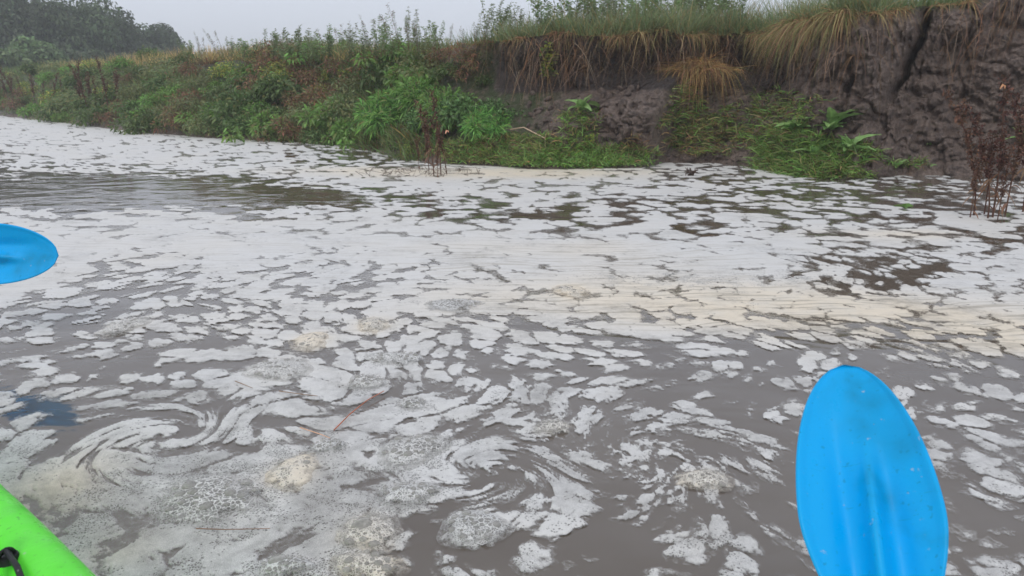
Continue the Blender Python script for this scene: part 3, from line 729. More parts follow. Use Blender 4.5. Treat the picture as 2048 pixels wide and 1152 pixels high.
# ------------------------------------------------------------------ individual plants
def mound(name, rad, hgt, n, cols, ws, leaf=(.05, .09), wdt=(.02, .035), prof='leaf', stems=10, core=.35):
    v = Veg(); nc = 14
    cc = rng.normal(size=(nc, 3)) * [rad * .45, rad * .45, 0]; cc[:, 2] = hgt * rng.uniform(.3, .8, nc) * np.exp(-(np.hypot(cc[:, 0], cc[:, 1]) / rad) ** 2 * .6)
    k = rng.integers(0, nc, n); dd = rng.normal(size=(n, 3)); dd /= np.linalg.norm(dd, axis=1, keepdims=True)
    P = cc[k] + dd * rng.uniform(core, 1, n)[:, None] * np.array([rad * .42, rad * .42, hgt * .33])
    P[:, 2] = np.abs(P[:, 2])
    D = dd + rng.normal(size=(n, 3)) * .5; D[:, 2] += .25
    v.ribbons(P, D, rng.uniform(*leaf, n), rng.uniform(*wdt, n), rng.uniform(.2, .7, n), pal(n, cols, ws), 3, prof)
    for i in range(stems):
        e = cc[i % nc]; v.tube([[e[0] * .3, e[1] * .3, 0], [e[0] * .7, e[1] * .7, e[2] * .6], e], .006, .002, BROWN, 4)
    return v.mesh(name, M_leaf)
def place_on(px, py):
    h, nn = hit(px, py)
    if h is None: h = top_pt(px, .4)
    return h
# leafy tangle on the overgrown slope
protos = [mound('leafy_bush', .42, .38, 1100, [GREEN, OLIVE, (.06, .11, .035)], [2, 1, 6]), mound('leafy_bush', .5, .45, 1200, [(.13, .16, .06), (.12, .18, .08), OLIVE], [4, 3, 1], (.04, .07), (.014, .024)),
          mound('leafy_bush', .34, .34, 950, [(.13, .27, .06), BRIGHT, OLIVE], [3, 4, 1]), mound('leafy_bush', .38, .42, 1000, [BROWN, OLIVE, (.2, .1, .06)], [3, 2, 2], (.04, .08), (.01, .02)),
          mound('leafy_bush', .32, .3, 900, [(.30, .32, .07), BRIGHT, OLIVE], [3, 3, 2], (.03, .06), (.015, .025))]
lab = ['dark green leafy bush in the tangle on the overgrown slope', 'grey green leafy bush in the tangle on the overgrown slope', 'fresh green leafy bush in the tangle on the overgrown slope',
       'brownish half withered bush in the tangle on the overgrown slope', 'yellow green small leaved bush in the tangle on the overgrown slope']
BUSH = []
for x_ in np.arange(-60, 900, 42):
    yb = np.interp(x_, [0, 250, 400, 560, 900], [218, 248, 262, 270, 300]); yt = np.interp(x_, [0, 120, 250, 450, 620, 900], [152, 145, 130, 110, 105, 120])
    for q in (0.05, .25, .45, .62, .8, 1.0):
        if x_ > 700 and q > .45: continue
        BUSH.append((x_ + rng.uniform(-18, 18), yt + (yb - yt) * q + rng.uniform(-6, 6), rng.choice(5, p=[.3, .22, .22, .14, .12]), rng.uniform(.75, 1.35)))
BUSH += [(890, 118, 3, .7), (925, 112, 3, .6), (955, 128, 3, .6), (935, 150, 3, .6), (905, 145, 0, .6), (860, 105, 1, .7), (970, 165, 0, .5), (555, 140, 3, .9), (600, 165, 3, .8), (800, 130, 4, .7), (860, 120, 4, .8), (835, 150, 4, .7), (685, 160, 4, .7), (690, 240, 2, .6), (450, 190, 4, .6), (420, 130, 3, .8), (260, 165, 3, .8)]
for x_, y_, k, s_ in BUSH:
    if 520 < x_ < 700 and 130 < y_ < 195 and k in (0, 2): k = 3
    p_ = place_on(x_, y_)
    o = link('leafy_bush', protos[k], None, p_ - np.array([0, 0, .06]), (0, 0, rng.uniform(0, 6.28)), (s_, s_, s_ * rng.uniform(.8, 1.1)))
    tag(o, lab[k], 'bush', ['dark', 'grey green', 'fresh green', 'brownish', 'yellow green'][k] + ' bushes on the overgrown bank slope')

# big soft clump of green grass
def blade_clump(name, n, rad, hgt, cols, ws, mat, l=(.3, .6), wd=(.006, .012), droop=(.4, 1.1), up=1., spread=.6, bias=None, seg=6):
    v = Veg(); P = rng.normal(size=(n, 3)) * [rad * .5, rad * .5, 0]; P[:, 2] = hgt * rng.random(n) * np.exp(-(np.hypot(P[:, 0], P[:, 1]) / rad) ** 2)
    D = rnd_dir(n, up, spread, bias) + P * [1.2, 1.2, 0] / rad
    v.ribbons(P, D, rng.uniform(*l, n), rng.uniform(*wd, n), rng.uniform(*droop, n), pal(n, cols, ws), seg)
    return v.mesh(name, mat)
cl1 = mound('grass_clump', .5, .52, 4200, [(.10, .25, .055), (.15, .31, .07), (.045, .11, .03), OLIVE], [3, 3, 2.5, 1], (.07, .16), (.010, .020), 'leaf', 10, .2)
for (x_, y_, s_, lb) in [(800, 250, 1.15, 'large fountain of fresh green grass at the water beside the red dock stalks'), (905, 245, 1.0, 'green grass clump just right of the red dock stalks'),
                         (975, 262, .7, 'smaller green grass clump leaning toward the mud mound'), (700, 262, .5, 'small dark green grass tuft at the waterline left of the big clump'), (850, 215, .9, 'green grass clump up behind the red dock stalks')]:
    tag(link('grass_clump', cl1, None, place_on(x_, y_) - [0, 0, .08], (0, 0, rng.uniform(0, 6)), s_), lb, 'grass', 'green grass clumps at the water')
cm = mound('nettle_clump', .45, .5, 1600, [(.085, .19, .06), (.13, .25, .09), (.04, .09, .03)], [3, 3, 3], (.045, .085), (.02, .034))
for (x_, y_, s_, lb) in [(930, 255, .95, 'dense clump of small green nettle leaves right of the red dock stalks'), (865, 262, .85, 'dense small leaved clump behind the red dock stalks'), (985, 235, .6, 'small nettle clump against the dark cut bank')]:
    tag(link('nettle_clump', cm, None, place_on(x_, y_) - [0, 0, .05], (0, 0, rng.uniform(0, 6)), s_), lb, 'nettles')
# golden tussock slumped on the mud
ts_m = blade_clump('grass_tussock', 3000, .30, .15, [(.36, .27, .10), (.26, .17, .07), BROWN, OLIVE, RUST], [4, 3, 3, 2.5, 2], M_dry, (.15, .55), (.004, .008), (.2, 1.9), .5, 1.0, TOWARD * .35 + np.array([-.15, 0, 0]), 7)
tag(link('grass_tussock', ts_m, None, place_on(1400, 165) + TOWARD * .15 + np.array([0, 0, .14]), (0, 0, 0), (.95, .8, .8)), 'golden tussock of drooping dry grass slumped halfway down the bank', 'grass')
tag(link('turf_block', mound('turf_block', .26, .26, 700, [BROWN, (.08, .06, .05), RUST], [3, 3, 1], (.06, .12), (.006, .01), 'blade'), None, place_on(1400, 172) + TOWARD * .08 + np.array([0, 0, .0]), (0, 0, 0), 1.), 'dark root mass of fallen turf under the golden tussock', 'turf')

# docks: rosettes of large leaves, each leaf a part
def dock_leaf(length, width, curl, seed):
    nr, nc = 11, 7; t = np.linspace(0, 1, nr)[:, None]; s = np.linspace(-1, 1, nc)[None]
    wv = np.sin(np.pi * np.clip(t * .9 + .07, 0, 1)) ** .75 * (1 - .35 * t) + .03
    wv = wv * (1 - .10 * np.sin(t * 40 + seed + (s > 0) * 1.5) ** 2); x = s * wv * width * .5; y = t * length
    z = .22 * width * np.abs(s) * wv + curl * length * (t - t * t * 1.9) + .05 * width * np.sin(t * 23 + seed + s * 2) * np.abs(s)
    col = np.array([.15, .28, .09]) * (1 + .35 * np.exp(-(s / .12) ** 2))[..., None] * np.ones((nr, nc, 1)) * (1 + .12 * np.sin(t * 31 + seed) * np.abs(s))[..., None]
    return mesh_np('leaf', np.stack([x, y + 0 * s, z], -1).reshape(-1, 3), [grid_faces(nr, nc)], M_leaf, {'col': col.reshape(-1, 3)})
DL = [dock_leaf(.21, .115, .35, 0), dock_leaf(.18, .095, .2, 2), dock_leaf(.24, .12, .5, 4), dock_leaf(.14, .08, .25, 5)]
def dock(px, py, leaves, s, lb, up=0.):
    p_ = place_on(px, py); r = empty('dock_plant', p_ + np.array([0, 0, up])); tag(r, lb, 'weed')
    leaves = int(leaves * 1.9)
    for i in range(leaves):
        a = (i / leaves) * 6.28 + rng.uniform(-.4, .4); tilt = rng.uniform(.25, 1.35)
        link('leaf', DL[i % 4], r, (0, 0, .01), (tilt, rng.uniform(-.25, .25), a), 1.15 * s * rng.uniform(.7, 1.15))
    st = Veg(); st.tube([[0, 0, -.05], [0, 0, .03], [.005, 0, .07]], .01 * s, .005 * s, (.12, .16, .05)); link('stem', st.mesh('stem', M_leaf), r)
    return r
dock(1163, 232, 6, 1.1, 'dock with long curling leaves sprouting between the two mud mounds', .05)
dock(1590, 262, 9, 1.0, 'leafy dock on the left of the green patch below the mud cliff')
dock(1662, 262, 9, 1.25, 'tallest pale leaved dock in the green patch below the mud cliff')
dock(1700, 308, 7, 1.0, 'broad leaved dock at the right edge of the green patch')
dock(1560, 300, 6, .8, 'small dock low in the grass by the waterline left of the tall one')
dock(1630, 318, 6, .8, 'low dock at the front of the green patch near the water')
dock(1792, 338, 4, .5, 'tiny seedling standing alone on the wet mud below the cliff')
dock(2042, 285, 5, .7, 'green weed at the right edge of the picture behind the dead stalks')
dock(695, 272, 8, .9, 'dark leafy dock at the waterline left of the big grass clump')
dock(640, 285, 6, .8, 'small leafy dock at the waterline below the withered slope')
dock(1860, 292, 3, .3, 'tiny green sprout on the mud slope left of the dead stalks')

# upright leafy weeds
def upright(name, h, nst, nleaf, cols, ws, leaf=(.03, .06), wd=(.012, .02), spread=.12, bushy=.06):
    v = Veg()
    for i in range(nst):
        e = np.array([rng.normal() * spread, rng.normal() * spread, h * rng.uniform(.7, 1.)])
        b0 = e * [.25, .25, 0]; mid = (b0 + e) / 2 + rng.normal(size=3) * .015
        v.tube([b0, mid, e], .004, .0015, (.11, .10, .05), 4)
        n = nleaf // nst; t = rng.uniform(.12, 1, n) ** .8
        P = b0 + (e - b0) * t[:, None] + rng.normal(size=(n, 3)) * .006
        a = rng.uniform(0, 6.28, n); D = np.stack([np.cos(a), np.sin(a), rng.uniform(.1, 1.0, n)], -1)
        sub = rng.uniform(0, bushy, n) * (1.1 - t); P = P + D * sub[:, None]
        v.ribbons(P, D, rng.uniform(*leaf, n), rng.uniform(*wd, n), rng.uniform(.1, .6, n), pal(n, cols, ws), 3, 'leaf')
    return v.mesh(name, M_leaf)
yw = upright('leafy_weed', .52, 6, 420, [(.24, .30, .05), BRIGHT, OLIVE], [3, 3, 2], (.04, .07), (.018, .03), .07)
tag(link('leafy_weed', yw, None, place_on(1108, 168) + TOWARD * .12, (0, 0, 0), 1.), 'yellow green leafy weed climbing the dark cut face of the bank', 'weed')
for (x_, y_, s_, lb) in [(840, 160, .9, 'yellow green weed on the slope left of the dark recess'), (790, 165, .8, 'yellow green weed in the middle of the overgrown slope'), (1180, 305, .4, 'short green weed in the grass mat at the water'),
                         (690, 180, .7, 'yellowish weed below the withered brush'), (815, 318, .35, 'yellowish sprout standing in the shallows left of the red stalks')]:
    tag(link('leafy_weed', yw, None, place_on(x_, y_), (0, 0, rng.uniform(0, 6)), s_), lb, 'weed', 'yellow green weeds on the bank')
# tall weeds on the skyline
sky_p = [upright('tall_weed', .75, 5, 420, [SAGE, (.15, .18, .12), OLIVE], [4, 3, 2], (.03, .06), (.010, .018), .10), upright('tall_weed', .6, 7, 520, [(.11, .18, .07), SAGE, OLIVE], [4, 3, 2], (.035, .065), (.012, .02), .14),
         upright('tall_weed', .85, 3, 300, [(.17, .15, .12), SAGE, BROWN], [3, 3, 2], (.02, .045), (.008, .014), .07), upright('tall_weed', .5, 9, 600, [(.14, .22, .09), GREEN, SAGE], [4, 3, 2], (.03, .06), (.01, .018), .2)]
tops = [(400, 55, 2), (440, 50, 2), (455, 58, 0), (540, 55, 1), (560, 52, 0), (585, 45, 1), (610, 38, 0), (640, 35, 2), (655, 48, 1), (672, 30, 2), (695, 38, 0), (725, 42, 3), (742, 12, 2), (755, 20, 0), (793, 6, 2), (815, 4, 0),
        (830, 15, 2), (838, 35, 1), (870, 48, 3), (900, 32, 2), (925, 34, 2), (950, 30, 0), (965, 0, 0), (985, -5, 1), (1000, 12, 1), (1012, -8, 0), (1030, 10, 1), (1050, 8, 2), (1075, 22, 1), (1095, 14, 0), (1120, 28, 3), (1140, 4, 2),
        (1150, 10, 0), (1170, 2, 3), (1200, 0, 3), (1230, -4, 0), (1260, 2, 3), (1290, -5, 3), (500, 66, 3), (480, 70, 3), (370, 80, 3), (350, 95, 2), (770, 40, 3), (700, 62, 3), (620, 68, 3), (575, 75, 3), (1330, -8, 3), (1370, -12, 0), (1420, -8, 3), (1480, -20, 3), (1110, -20, 1), (1145, -25, 3), (1185, -20, 1), (1215, -25, 0), (1245, -30, 1), (1275, -25, 3), (1310, -30, 1), (1350, -30, 3), (1395, -30, 1), (1445, -35, 3)]
for i, (x_, yt, k) in enumerate(tops):
    p0 = top_pt(min(x_ + 0, 1500), rng.uniform(.3, 1.2))
    # slide sideways so the plant stands under its tip
    Y_ = p0[1]; tip = at_Y(x_, yt, Y_); hgt = max(.3, tip[2] - p0[2]); base_h = [.75, .6, .85, .5][k]
    s_ = min(1.6, hgt / base_h)
    o = link('tall_weed', sky_p[k], None, (tip[0], Y_, p0[2] - .04), (rng.normal() * .14, rng.normal() * .14, rng.uniform(0, 6)), (s_ * rng.uniform(.8, 1.2), s_ * rng.uniform(.8, 1.2), s_ * rng.uniform(.75, 1.05) * (1.35 if x_ > 1080 else 1.05)))
    tag(o, ['tall grey green weed against the sky on top of the bank', 'bushy green weed against the sky on top of the bank', 'thin brownish weed against the sky on top of the bank', 'low spreading green weed on top of the bank'][k],
        'weed', ['tall grey green', 'bushy green', 'thin brownish', 'low spreading'][k] + ' weeds along the top of the bank')

# dead dock stalks with reddish seed heads
def dead_stalk(name_parts, h, seed, red=True):
    r2 = np.random.default_rng(seed); stem = Veg(); head = Veg()
    base = (.07, .040, .03) if red else (.09, .05, .04)
    lean = r2.normal(size=2) * .05
    main = [np.array([lean[0] * t * t * h * 2, lean[1] * t * t * h * 2, h * t]) for t in np.linspace(0, 1, 7)]
    stem.tube(main, .006, .002, base, 5)
    for i in range(6):
        t = r2.uniform(.35, .85); b0 = np.array([lean[0] * t * t * h * 2, lean[1] * t * t * h * 2, h * t]); a = r2.uniform(0, 6.28); l = r2.uniform(.06, .16) * h / .8
        br = [b0, b0 + [math.cos(a) * l * .35, math.sin(a) * l * .35, l * .5], b0 + [math.cos(a) * l * .45, math.sin(a) * l * .45, l]]
        stem.tube(br, .003, .0012, base, 4)
        n = 44; tt = r2.random(n)[:, None]; P = br[0] * (1 - tt) + br[2] * tt
        head.ribbons(P + r2.normal(size=(n, 3)) * .006, r2.normal(size=(n, 3)), r2.uniform(.010, .022, n), r2.uniform(.007, .012, n), .2, pal(n, [(.075, .040, .030), (.05, .032, .025), (.13, .075, .05)], [3, 3, 1]), 2, 'leaf')
    n = 170; t = r2.uniform(.3, 1, n) ** .8; P = np.stack([lean[0] * t * t * h * 2, lean[1] * t * t * h * 2, h * t], -1)
    head.ribbons(P + r2.normal(size=(n, 3)) * .014, r2.normal(size=(n, 3)), r2.uniform(.012, .03, n), r2.uniform(.009, .017, n), .2, pal(n, [(.075, .040, .030), (.05, .032, .025), (.13, .075, .05)], [3, 3, 1]), 2, 'leaf')
    dr = Veg(); n = 5; t = r2.uniform(.1, .5, n); P = np.stack([lean[0] * t * t, lean[1] * t * t, h * t], -1)
    dr.ribbons(P, r2.normal(size=(n, 3)) * [1, 1, .4], r2.uniform(.05, .13, n), r2.uniform(.008, .02, n), 1.0, (.13, .08, .05), 5, 'leaf')
    return stem.mesh('stem', M_dry), head.mesh('seed_head', M_dry), dr.mesh('withered_leaf', M_dry)
SK = [dead_stalk('', .8, 1), dead_stalk('', .65, 2), dead_stalk('', .75, 3)]
def stalk(loc, h, k, lb, grp=None):
    r = empty('dock_stalk', loc, (0, 0, rng.uniform(0, 6))); tag(r, lb, 'dead weed', grp)
    s_ = h / [.8, .65, .75][k]
    for nm, me in zip(('stem', 'seed_head', 'withered_leaf'), SK[k]): link(nm, me, r, scale=(s_, s_, s_))
    return r
def water_stalk(px, py, ptop, k, lb):
    b0 = ground(px, py); tp = at_Y(px, ptop, b0[1]); stalk((b0[0], b0[1], -.03), tp[2] + .03, k, lb, 'dead dock stalks standing in the water')
water_stalk(882, 350, 180, 0, 'tallest red dead dock stalk standing in the shallows near the grass clump')
water_stalk(858, 350, 240, 1, 'shorter red dock stalk just left of the tall one in the shallows')
water_stalk(893, 348, 222, 2, 'red dock stalk just right of the tall one in the shallows')
water_stalk(838, 340, 268, 1, 'low brown dock stalk at the left of the stalks in the shallows')
water_stalk(1948, 432, 180, 2, 'left one of the dead stalks standing in the water at the right edge')
water_stalk(1985, 436, 150, 0, 'tallest reddish dead stalk in the water at the right edge')
water_stalk(1968, 430, 260, 1, 'short dead stalk between the two tall ones at the right edge')
water_stalk(1940, 436, 300, 1, 'low twiggy dead stalk at the left foot of the tall dead stalks on the right')
water_stalk(1995, 440, 290, 0, 'dense low twiggy stalk nearest the viewer at the right edge')
water_stalk(1976, 438, 210, 2, 'dark dead stalk directly left of the tallest one at the right edge')
water_stalk(868, 352, 200, 2, 'dense dark dead stalk close against the left side of the tallest red one')
water_stalk(875, 354, 290, 1, 'low dark dead stalk at the foot of the tallest red one')
water_stalk(2046, 425, 170, 2, 'dead stalk cut by the right edge of the picture')
water_stalk(2010, 430, 230, 1, 'thin dead stalk right of the tallest one at the right edge')
for x_, y_, yt, k, lb in [(12, 205, 132, 0, 'dark red stalk leftmost on the far bank'), (30, 207, 140, 2, 'dark red stalk second from the left on the far bank'), (2, 205, 150, 1, 'short red stalk at the very left edge of the far bank'),
                          (165, 232, 120, 0, 'dark dead stalk left of the pair in the far weeds'), (178, 235, 130, 2, 'dark dead stalk of the pair in the far weeds'), (218, 225, 112, 0, 'tall dark dead stalk against the yellow grass'),
                          (72, 215, 150, 1, 'brown dead stalk between the red ones and the dark pair'), (110, 215, 145, 2, 'brown dead stalk left of the dark pair')]:
    p_ = place_on(x_, y_); tp = at_Y(x_, yt, p_[1])
    for j in range(3):
        if j == 0: stalk(p_, max(.4, tp[2] - p_[2]), k, lb)
    o = stalk(p_ + np.array([.18, .1, 0]), max(.3, (tp[2] - p_[2]) * .8), (k + 1) % 3, lb.replace('dark', 'lower dark').replace('brown', 'lower brown').replace('short red', 'smaller red'))
    o['label'] = 'shorter companion just right of the ' + ' '.join(lb.split(' on the far')[0].split(' at the very')[0].split()[:10])

# thin reeds beside stalks: dried bent leaf at right and tan leaf near the grass clump
def bent_leaf(loc, rot, s, col, lb, cat, pts=None):
    v = Veg(); v.ribbons([[0, 0, 0]], [[.25, 0, 1]], .16, .022, .9, col, 8, 'leaf', side=np.array([[1., 0, -.2]]), cvar=.05)
    tag(link('dead_leaf', v.mesh('dead_leaf', M_dry), None, loc, rot, s), lb, cat)
h_, _ = hit(928, 262)
bent_leaf(place_on(926, 268) + TOWARD * .35 + np.array([0, 0, .02]), (0, 0, .4), 1.0, (.55, .30, .20), 'curled pinkish tan dead leaf in front of the green clump', 'dead leaf')
b0 = at_Y(2000, 178, ground(1985, 436)[1])
bent_leaf(b0, (0, .2, 0), .8, (.50, .30, .15), 'pale bent dry leaf at the top of the dead stalks on the right', 'dead leaf')

# sticks, floating stems
def stick(P, r, col, name, lb, cat, mat=M_dry):
    v = Veg(); c_ = np.mean(P, 0); v.tube(np.array(P) - c_, r, r * .6, col, 6)
    return tag(link(name, v.mesh(name, mat), None, c_), lb, cat)
def on_water(px, py, z=.012): return ground(px, py, z)
stick([on_water(668, 860), on_water(700, 828), on_water(735, 800), on_water(768, 782)], .0018, (.30, .10, .06), 'floating_stem', 'thin red straw floating diagonally on the foam near the middle', 'straw')
stick([on_water(392, 1057), on_water(450, 1059), on_water(540, 1057)], .0013, (.22, .16, .11), 'floating_stem', 'thin brown straw lying level on the foam below the bubble cluster', 'straw')
stick([on_water(558, 782), on_water(600, 788), on_water(635, 792)], .0015, (.18, .13, .09), 'floating_stem', 'short brown straw floating left of the red one', 'straw')
stick([on_water(470, 762), on_water(490, 770), on_water(505, 776)], .0015, (.18, .13, .09), 'floating_stem', 'tiny straw farthest left in the middle foam', 'straw')
stick([on_water(600, 855), on_water(640, 868), on_water(660, 876)], .0014, (.45, .28, .18), 'floating_stem', 'pale orange straw between the bubble rafts', 'straw')
pa, _ = hit(1030, 255); pb, _ = hit(1098, 275)
if pa is not None:
    pa = pa + TOWARD * .10; pb = pb + TOWARD * .10; stick([pa + [0, 0, -.02], pa * .6 + pb * .4 + [0, 0, .05], pb], .008, (.38, .30, .22), 'stick', 'pale bare stick lying on the grass at the foot of the mud mound', 'stick')
# snag in the shallows
v = Veg(); 
for i in range(26):
    a = rng.uniform(0, 6.28); v.tube([[rng.normal() * .03, rng.normal() * .02, -.03], [rng.normal() * .03, rng.normal() * .02, .04], [math.cos(a) * .07, math.sin(a) * .05, rng.uniform(.01, .10)]], .006, .003, (.07, .055, .045), 4)
tag(link('driftwood', v.mesh('driftwood', M_dry), None, ground(1382, 352)), 'dark clump of twigs poking out of the foam near the shore', 'driftwood')
v = Veg()
for i in range(60):
    a = rng.uniform(0, 6.28); c_ = ground(rng.uniform(730, 960), rng.uniform(338, 356)); v.tube([c_ + [0, 0, -.02], c_ + [rng.normal() * .04, rng.normal() * .04, rng.uniform(.02, .06)], c_ + [rng.normal() * .10, rng.normal() * .06, rng.uniform(0, .05)]], .003, .0015, (.08, .06, .045), 4)
tag(link('twig_litter', v.mesh('twig_litter', M_dry)), 'dark bent twigs strewn in the shallow foam round the red stalks', 'twigs', kind='stuff')
v = Veg(); v.ribbons(np.zeros((9, 3)), rng.normal(size=(9, 3)) * [1, 1, .2] + [0, 0, .3], .09, .03, .4, BRIGHT, 3, 'leaf')
tag(link('floating_leaves', v.mesh('floating_leaves', M_leaf), None, ground(1806, 412, .01)), 'small bright green sprig floating in the brown water', 'leaves')

# mud lumps fallen to the foot of the bank
cl = []
for k in range(4):
    nr, nc = 12, 18; th = np.linspace(0, np.pi, nr)[:, None]; ph = np.linspace(0, 2 * np.pi, nc)[None]
    r_ = 1 + .35 * fbm(np.sin(th) * np.cos(ph) * 1.6 + k * 7 + 0 * ph, np.cos(th) * 1.6 + np.sin(th) * np.sin(ph) * 1.3, 3, 800 + k)
    r_[:, -1] = r_[:, 0]
    cl.append(mesh_np('mud_clod', np.stack([r_ * np.sin(th) * np.cos(ph), r_ * np.sin(th) * np.sin(ph), r_ * np.cos(th) * .7], -1).reshape(-1, 3), [grid_faces(nr, nc)], M_mud, {'green': np.zeros(nr * nc)}))
for i in range(70):
    ri = rng.choice(5, p=[.25, .3, .2, .15, .1]); reg = [(1070, 225, 40, 40), (1240, 195, 80, 25), (1230, 240, 70, 40), (1860, 300, 120, 30), (1680, 200, 100, 30)][ri]
    h, nn = hit(reg[0] + rng.normal() * reg[2] * .5, reg[1] + rng.normal() * reg[3] * .5)
    if h is None: continue
    s_ = rng.uniform(.018, .05); tag(link('mud_clod', cl[i % 4], None, h + nn * s_ * .2, rng.uniform(0, 6, 3), s_ * np.array([1.2, 1, .8])), ['lump of wet mud on the small mound right of the green clumps', 'lump of wet mud on the crest of the big mound left of the tussock', 'lump of wet mud on the face of the big mound left of the tussock', 'lump of wet mud at the foot of the tall cracked cliff', 'lump of wet mud above the broad leaved docks'][ri], 'mud', ['lumps on the small mound', 'lumps on the mound crest', 'lumps on the mound face', 'lumps at the cliff foot', 'lumps above the docks'][ri])

# ------------------------------------------------------------------ distant trees
M_tree = veg_mat('tree_leaf', .2, .6, .2)
def tree(px, ytop, Y, rpx, lb, col, n=7000):
    p_ = at_Y(px, 150, Y); top = at_Y(px, ytop, Y)[2]; rad = rpx / F * Y * 1.05; zb = 1.2
    r = empty('tree', (p_[0], Y, zb)); tag(r, lb, 'tree')
    H = top - zb; tv = Veg(); tv.tube([[0, 0, -.3], [.1, 0, H * .3], [0, .1, H * .7]], rad * .07 + .08, .06, BROWN, 7)
    v = Veg(); nc = 46
    cc = rng.normal(size=(nc, 3)); cc /= np.linalg.norm(cc, axis=1, keepdims=True); cc *= rng.uniform(.35, .78, nc)[:, None] * [rad, rad * .9, H * .46]; cc[:, 2] += H * .5
    for i in range(8):
        e = cc[i]; tv.tube([[0, 0, H * .2], e * [.5, .5, .8], e], .09, .03, BROWN, 5)
    n = int(n * 1.8); k = rng.integers(0, nc, n); dd = rng.normal(size=(n, 3)); dd /= np.linalg.norm(dd, axis=1, keepdims=True); cr = rng.uniform(.24, .40, nc)[k]
    P = cc[k] + dd * (rng.uniform(.65, 1.02, n) * cr)[:, None] * [rad, rad, H * .48]
    D = np.cross(dd, rng.normal(size=(n, 3))) + dd * .25; D[:, 2] -= .2
    nn = dd + rng.normal(size=(n, 3)) * .5; side = np.cross(D, nn); side /= np.linalg.norm(side, axis=1, keepdims=True) + 1e-9
    kc = rng.uniform(.55, 1.5, nc)[k][:, None]
    v.ribbons(P, D, rng.uniform(.16, .34, n), rng.uniform(.10, .2, n), .3, kc * pal(n, [col, np.array(col) * .75, np.array(col) * 1.3], [3, 2, 1]), 2, 'leaf', side=side)
    link('trunk', tv.mesh('trunk', M_dry), r); link('crown', v.mesh('crown', M_tree), r)
DG = (.042, .068, .034)
tree(-110, -70, 52, 150, 'dark tree outside the left edge behind the meadow', DG)
tree(25, -50, 55, 120, 'tall dark tree at the left edge behind the meadow', DG, 9000)
tree(150, -45, 57, 115, 'broad dark green tree second from the left', (.048, .08, .036), 9000)
tree(225, 5, 62, 75, 'rounded dark tree in the middle of the tree line', DG)
tree(290, 28, 66, 62, 'lower rounded tree left of the last one', (.046, .074, .038))
tree(338, 36, 70, 44, 'last tree on the right end of the tree line', DG, 5000)
tree(70, 75, 44, 60, 'low bright green shrub in front of the tall dark trees', (.06, .10, .04), 5000)
tree(15, 92, 40, 55, 'low green shrub at the left edge below the tall trees', (.06, .095, .04), 5000)
tree(185, 92, 50, 60, 'low dark shrub in front of the broad tree', DG, 5000)
tree(275, 98, 55, 60, 'low dark shrub in front of the lower trees', DG, 5000)

# ------------------------------------------------------------------ misty air
m, t = newmat('mist'); b_ = NB(t); pv = b_.n('VolumePrincipled'); pv.inputs['Color'].default_value = (.93, .95, .98, 1); pv.inputs['Density'].default_value = .0028; pv.inputs['Anisotropy'].default_value = .2
om = b_.n('OutputMaterial'); t.links.new(pv.outputs[0], om.inputs['Volume'])
hv_ = np.array([[x, y, z] for x in (-420, 420) for y in (-420, 420) for z in (-1.8, 19.)], float)
hz = link('haze', mesh_np('haze', hv_, [[[0, 1, 3, 2], [4, 6, 7, 5], [0, 4, 5, 1], [2, 3, 7, 6], [0, 2, 6, 4], [1, 5, 7, 3]]], m, smooth=False)); tag(hz, 'thin pale mist over the river and the meadow', 'haze', kind='stuff')

# ------------------------------------------------------------------ paddles
def cr_mat(xa, ya, za):  # columns
    return Matrix(((xa[0], ya[0], za[0]), (xa[1], ya[1], za[1]), (xa[2], ya[2], za[2]))).to_4x4()
def blade_mesh(nm, Lb, Wb, asym):
    """blade in local xy: tip at origin, running to -y; z is the face"""
    nr, nc = 60, 33; t = np.linspace(0, 1, nr)[:, None]; s = np.linspace(-1, 1, nc)[None]
    sh = np.sqrt(np.clip(1 - (1 - np.clip(t / .50, 0, 1)) ** 1.9, 0, 1)) * (1 - .72 * sm(.50, 1.0, t)); sh = np.maximum(sh, .002)
    cx = asym * Wb * (.5 * t - .9 * t * t * .4) + .0 * t
    x = s * sh * Wb * .5 + cx; y = -t * Lb + .0 * s
    # asymmetric tip: one corner dropped
    y = y - .05 * Lb * (s + .3) ** 2 * np.exp(-(t / .15)) * 0
    ridge = .026 * np.exp(-((s * sh - .25 * (1 - t) ** 2 + .0) / .13) ** 2) * sm(.18, .55, t)
    valley = -.010 * np.exp(-((s * sh + .34) / .16) ** 2) * sm(.12, .4, t) - .006 * np.exp(-((s * sh - .36) / .16) ** 2) * sm(.25, .5, t)
    dish = .028 * (s * sh) ** 2 + .05 * (t - .5) ** 2 * 0 + .035 * t * (1 - t)
    zt = ridge + valley + dish; th = .0045 * np.clip(1 - (np.abs(s) ** 6), .25, 1)
    rim = .004 * np.exp(-((np.abs(s) - .955) / .03) ** 2)
    top = np.stack([x, y + 0 * x, zt + rim], -1).reshape(-1, 3); bot = np.stack([x, y + 0 * x, zt - th], -1).reshape(-1, 3)
    n = nr * nc; f = grid_faces(nr, nc); a = np.arange(n).reshape(nr, nc)
    def edge(l): l = np.array(l); return np.stack([l[:-1], l[1:], l[1:] + n, l[:-1] + n], -1)
    fs = np.concatenate([f, f[:, ::-1] + n, edge(a[:, 0]), edge(a[::-1, -1]), edge(a[0, ::-1]), edge(a[-1, :])])
    return mesh_np(nm, np.concatenate([top, bot]), [fs], M_blue)
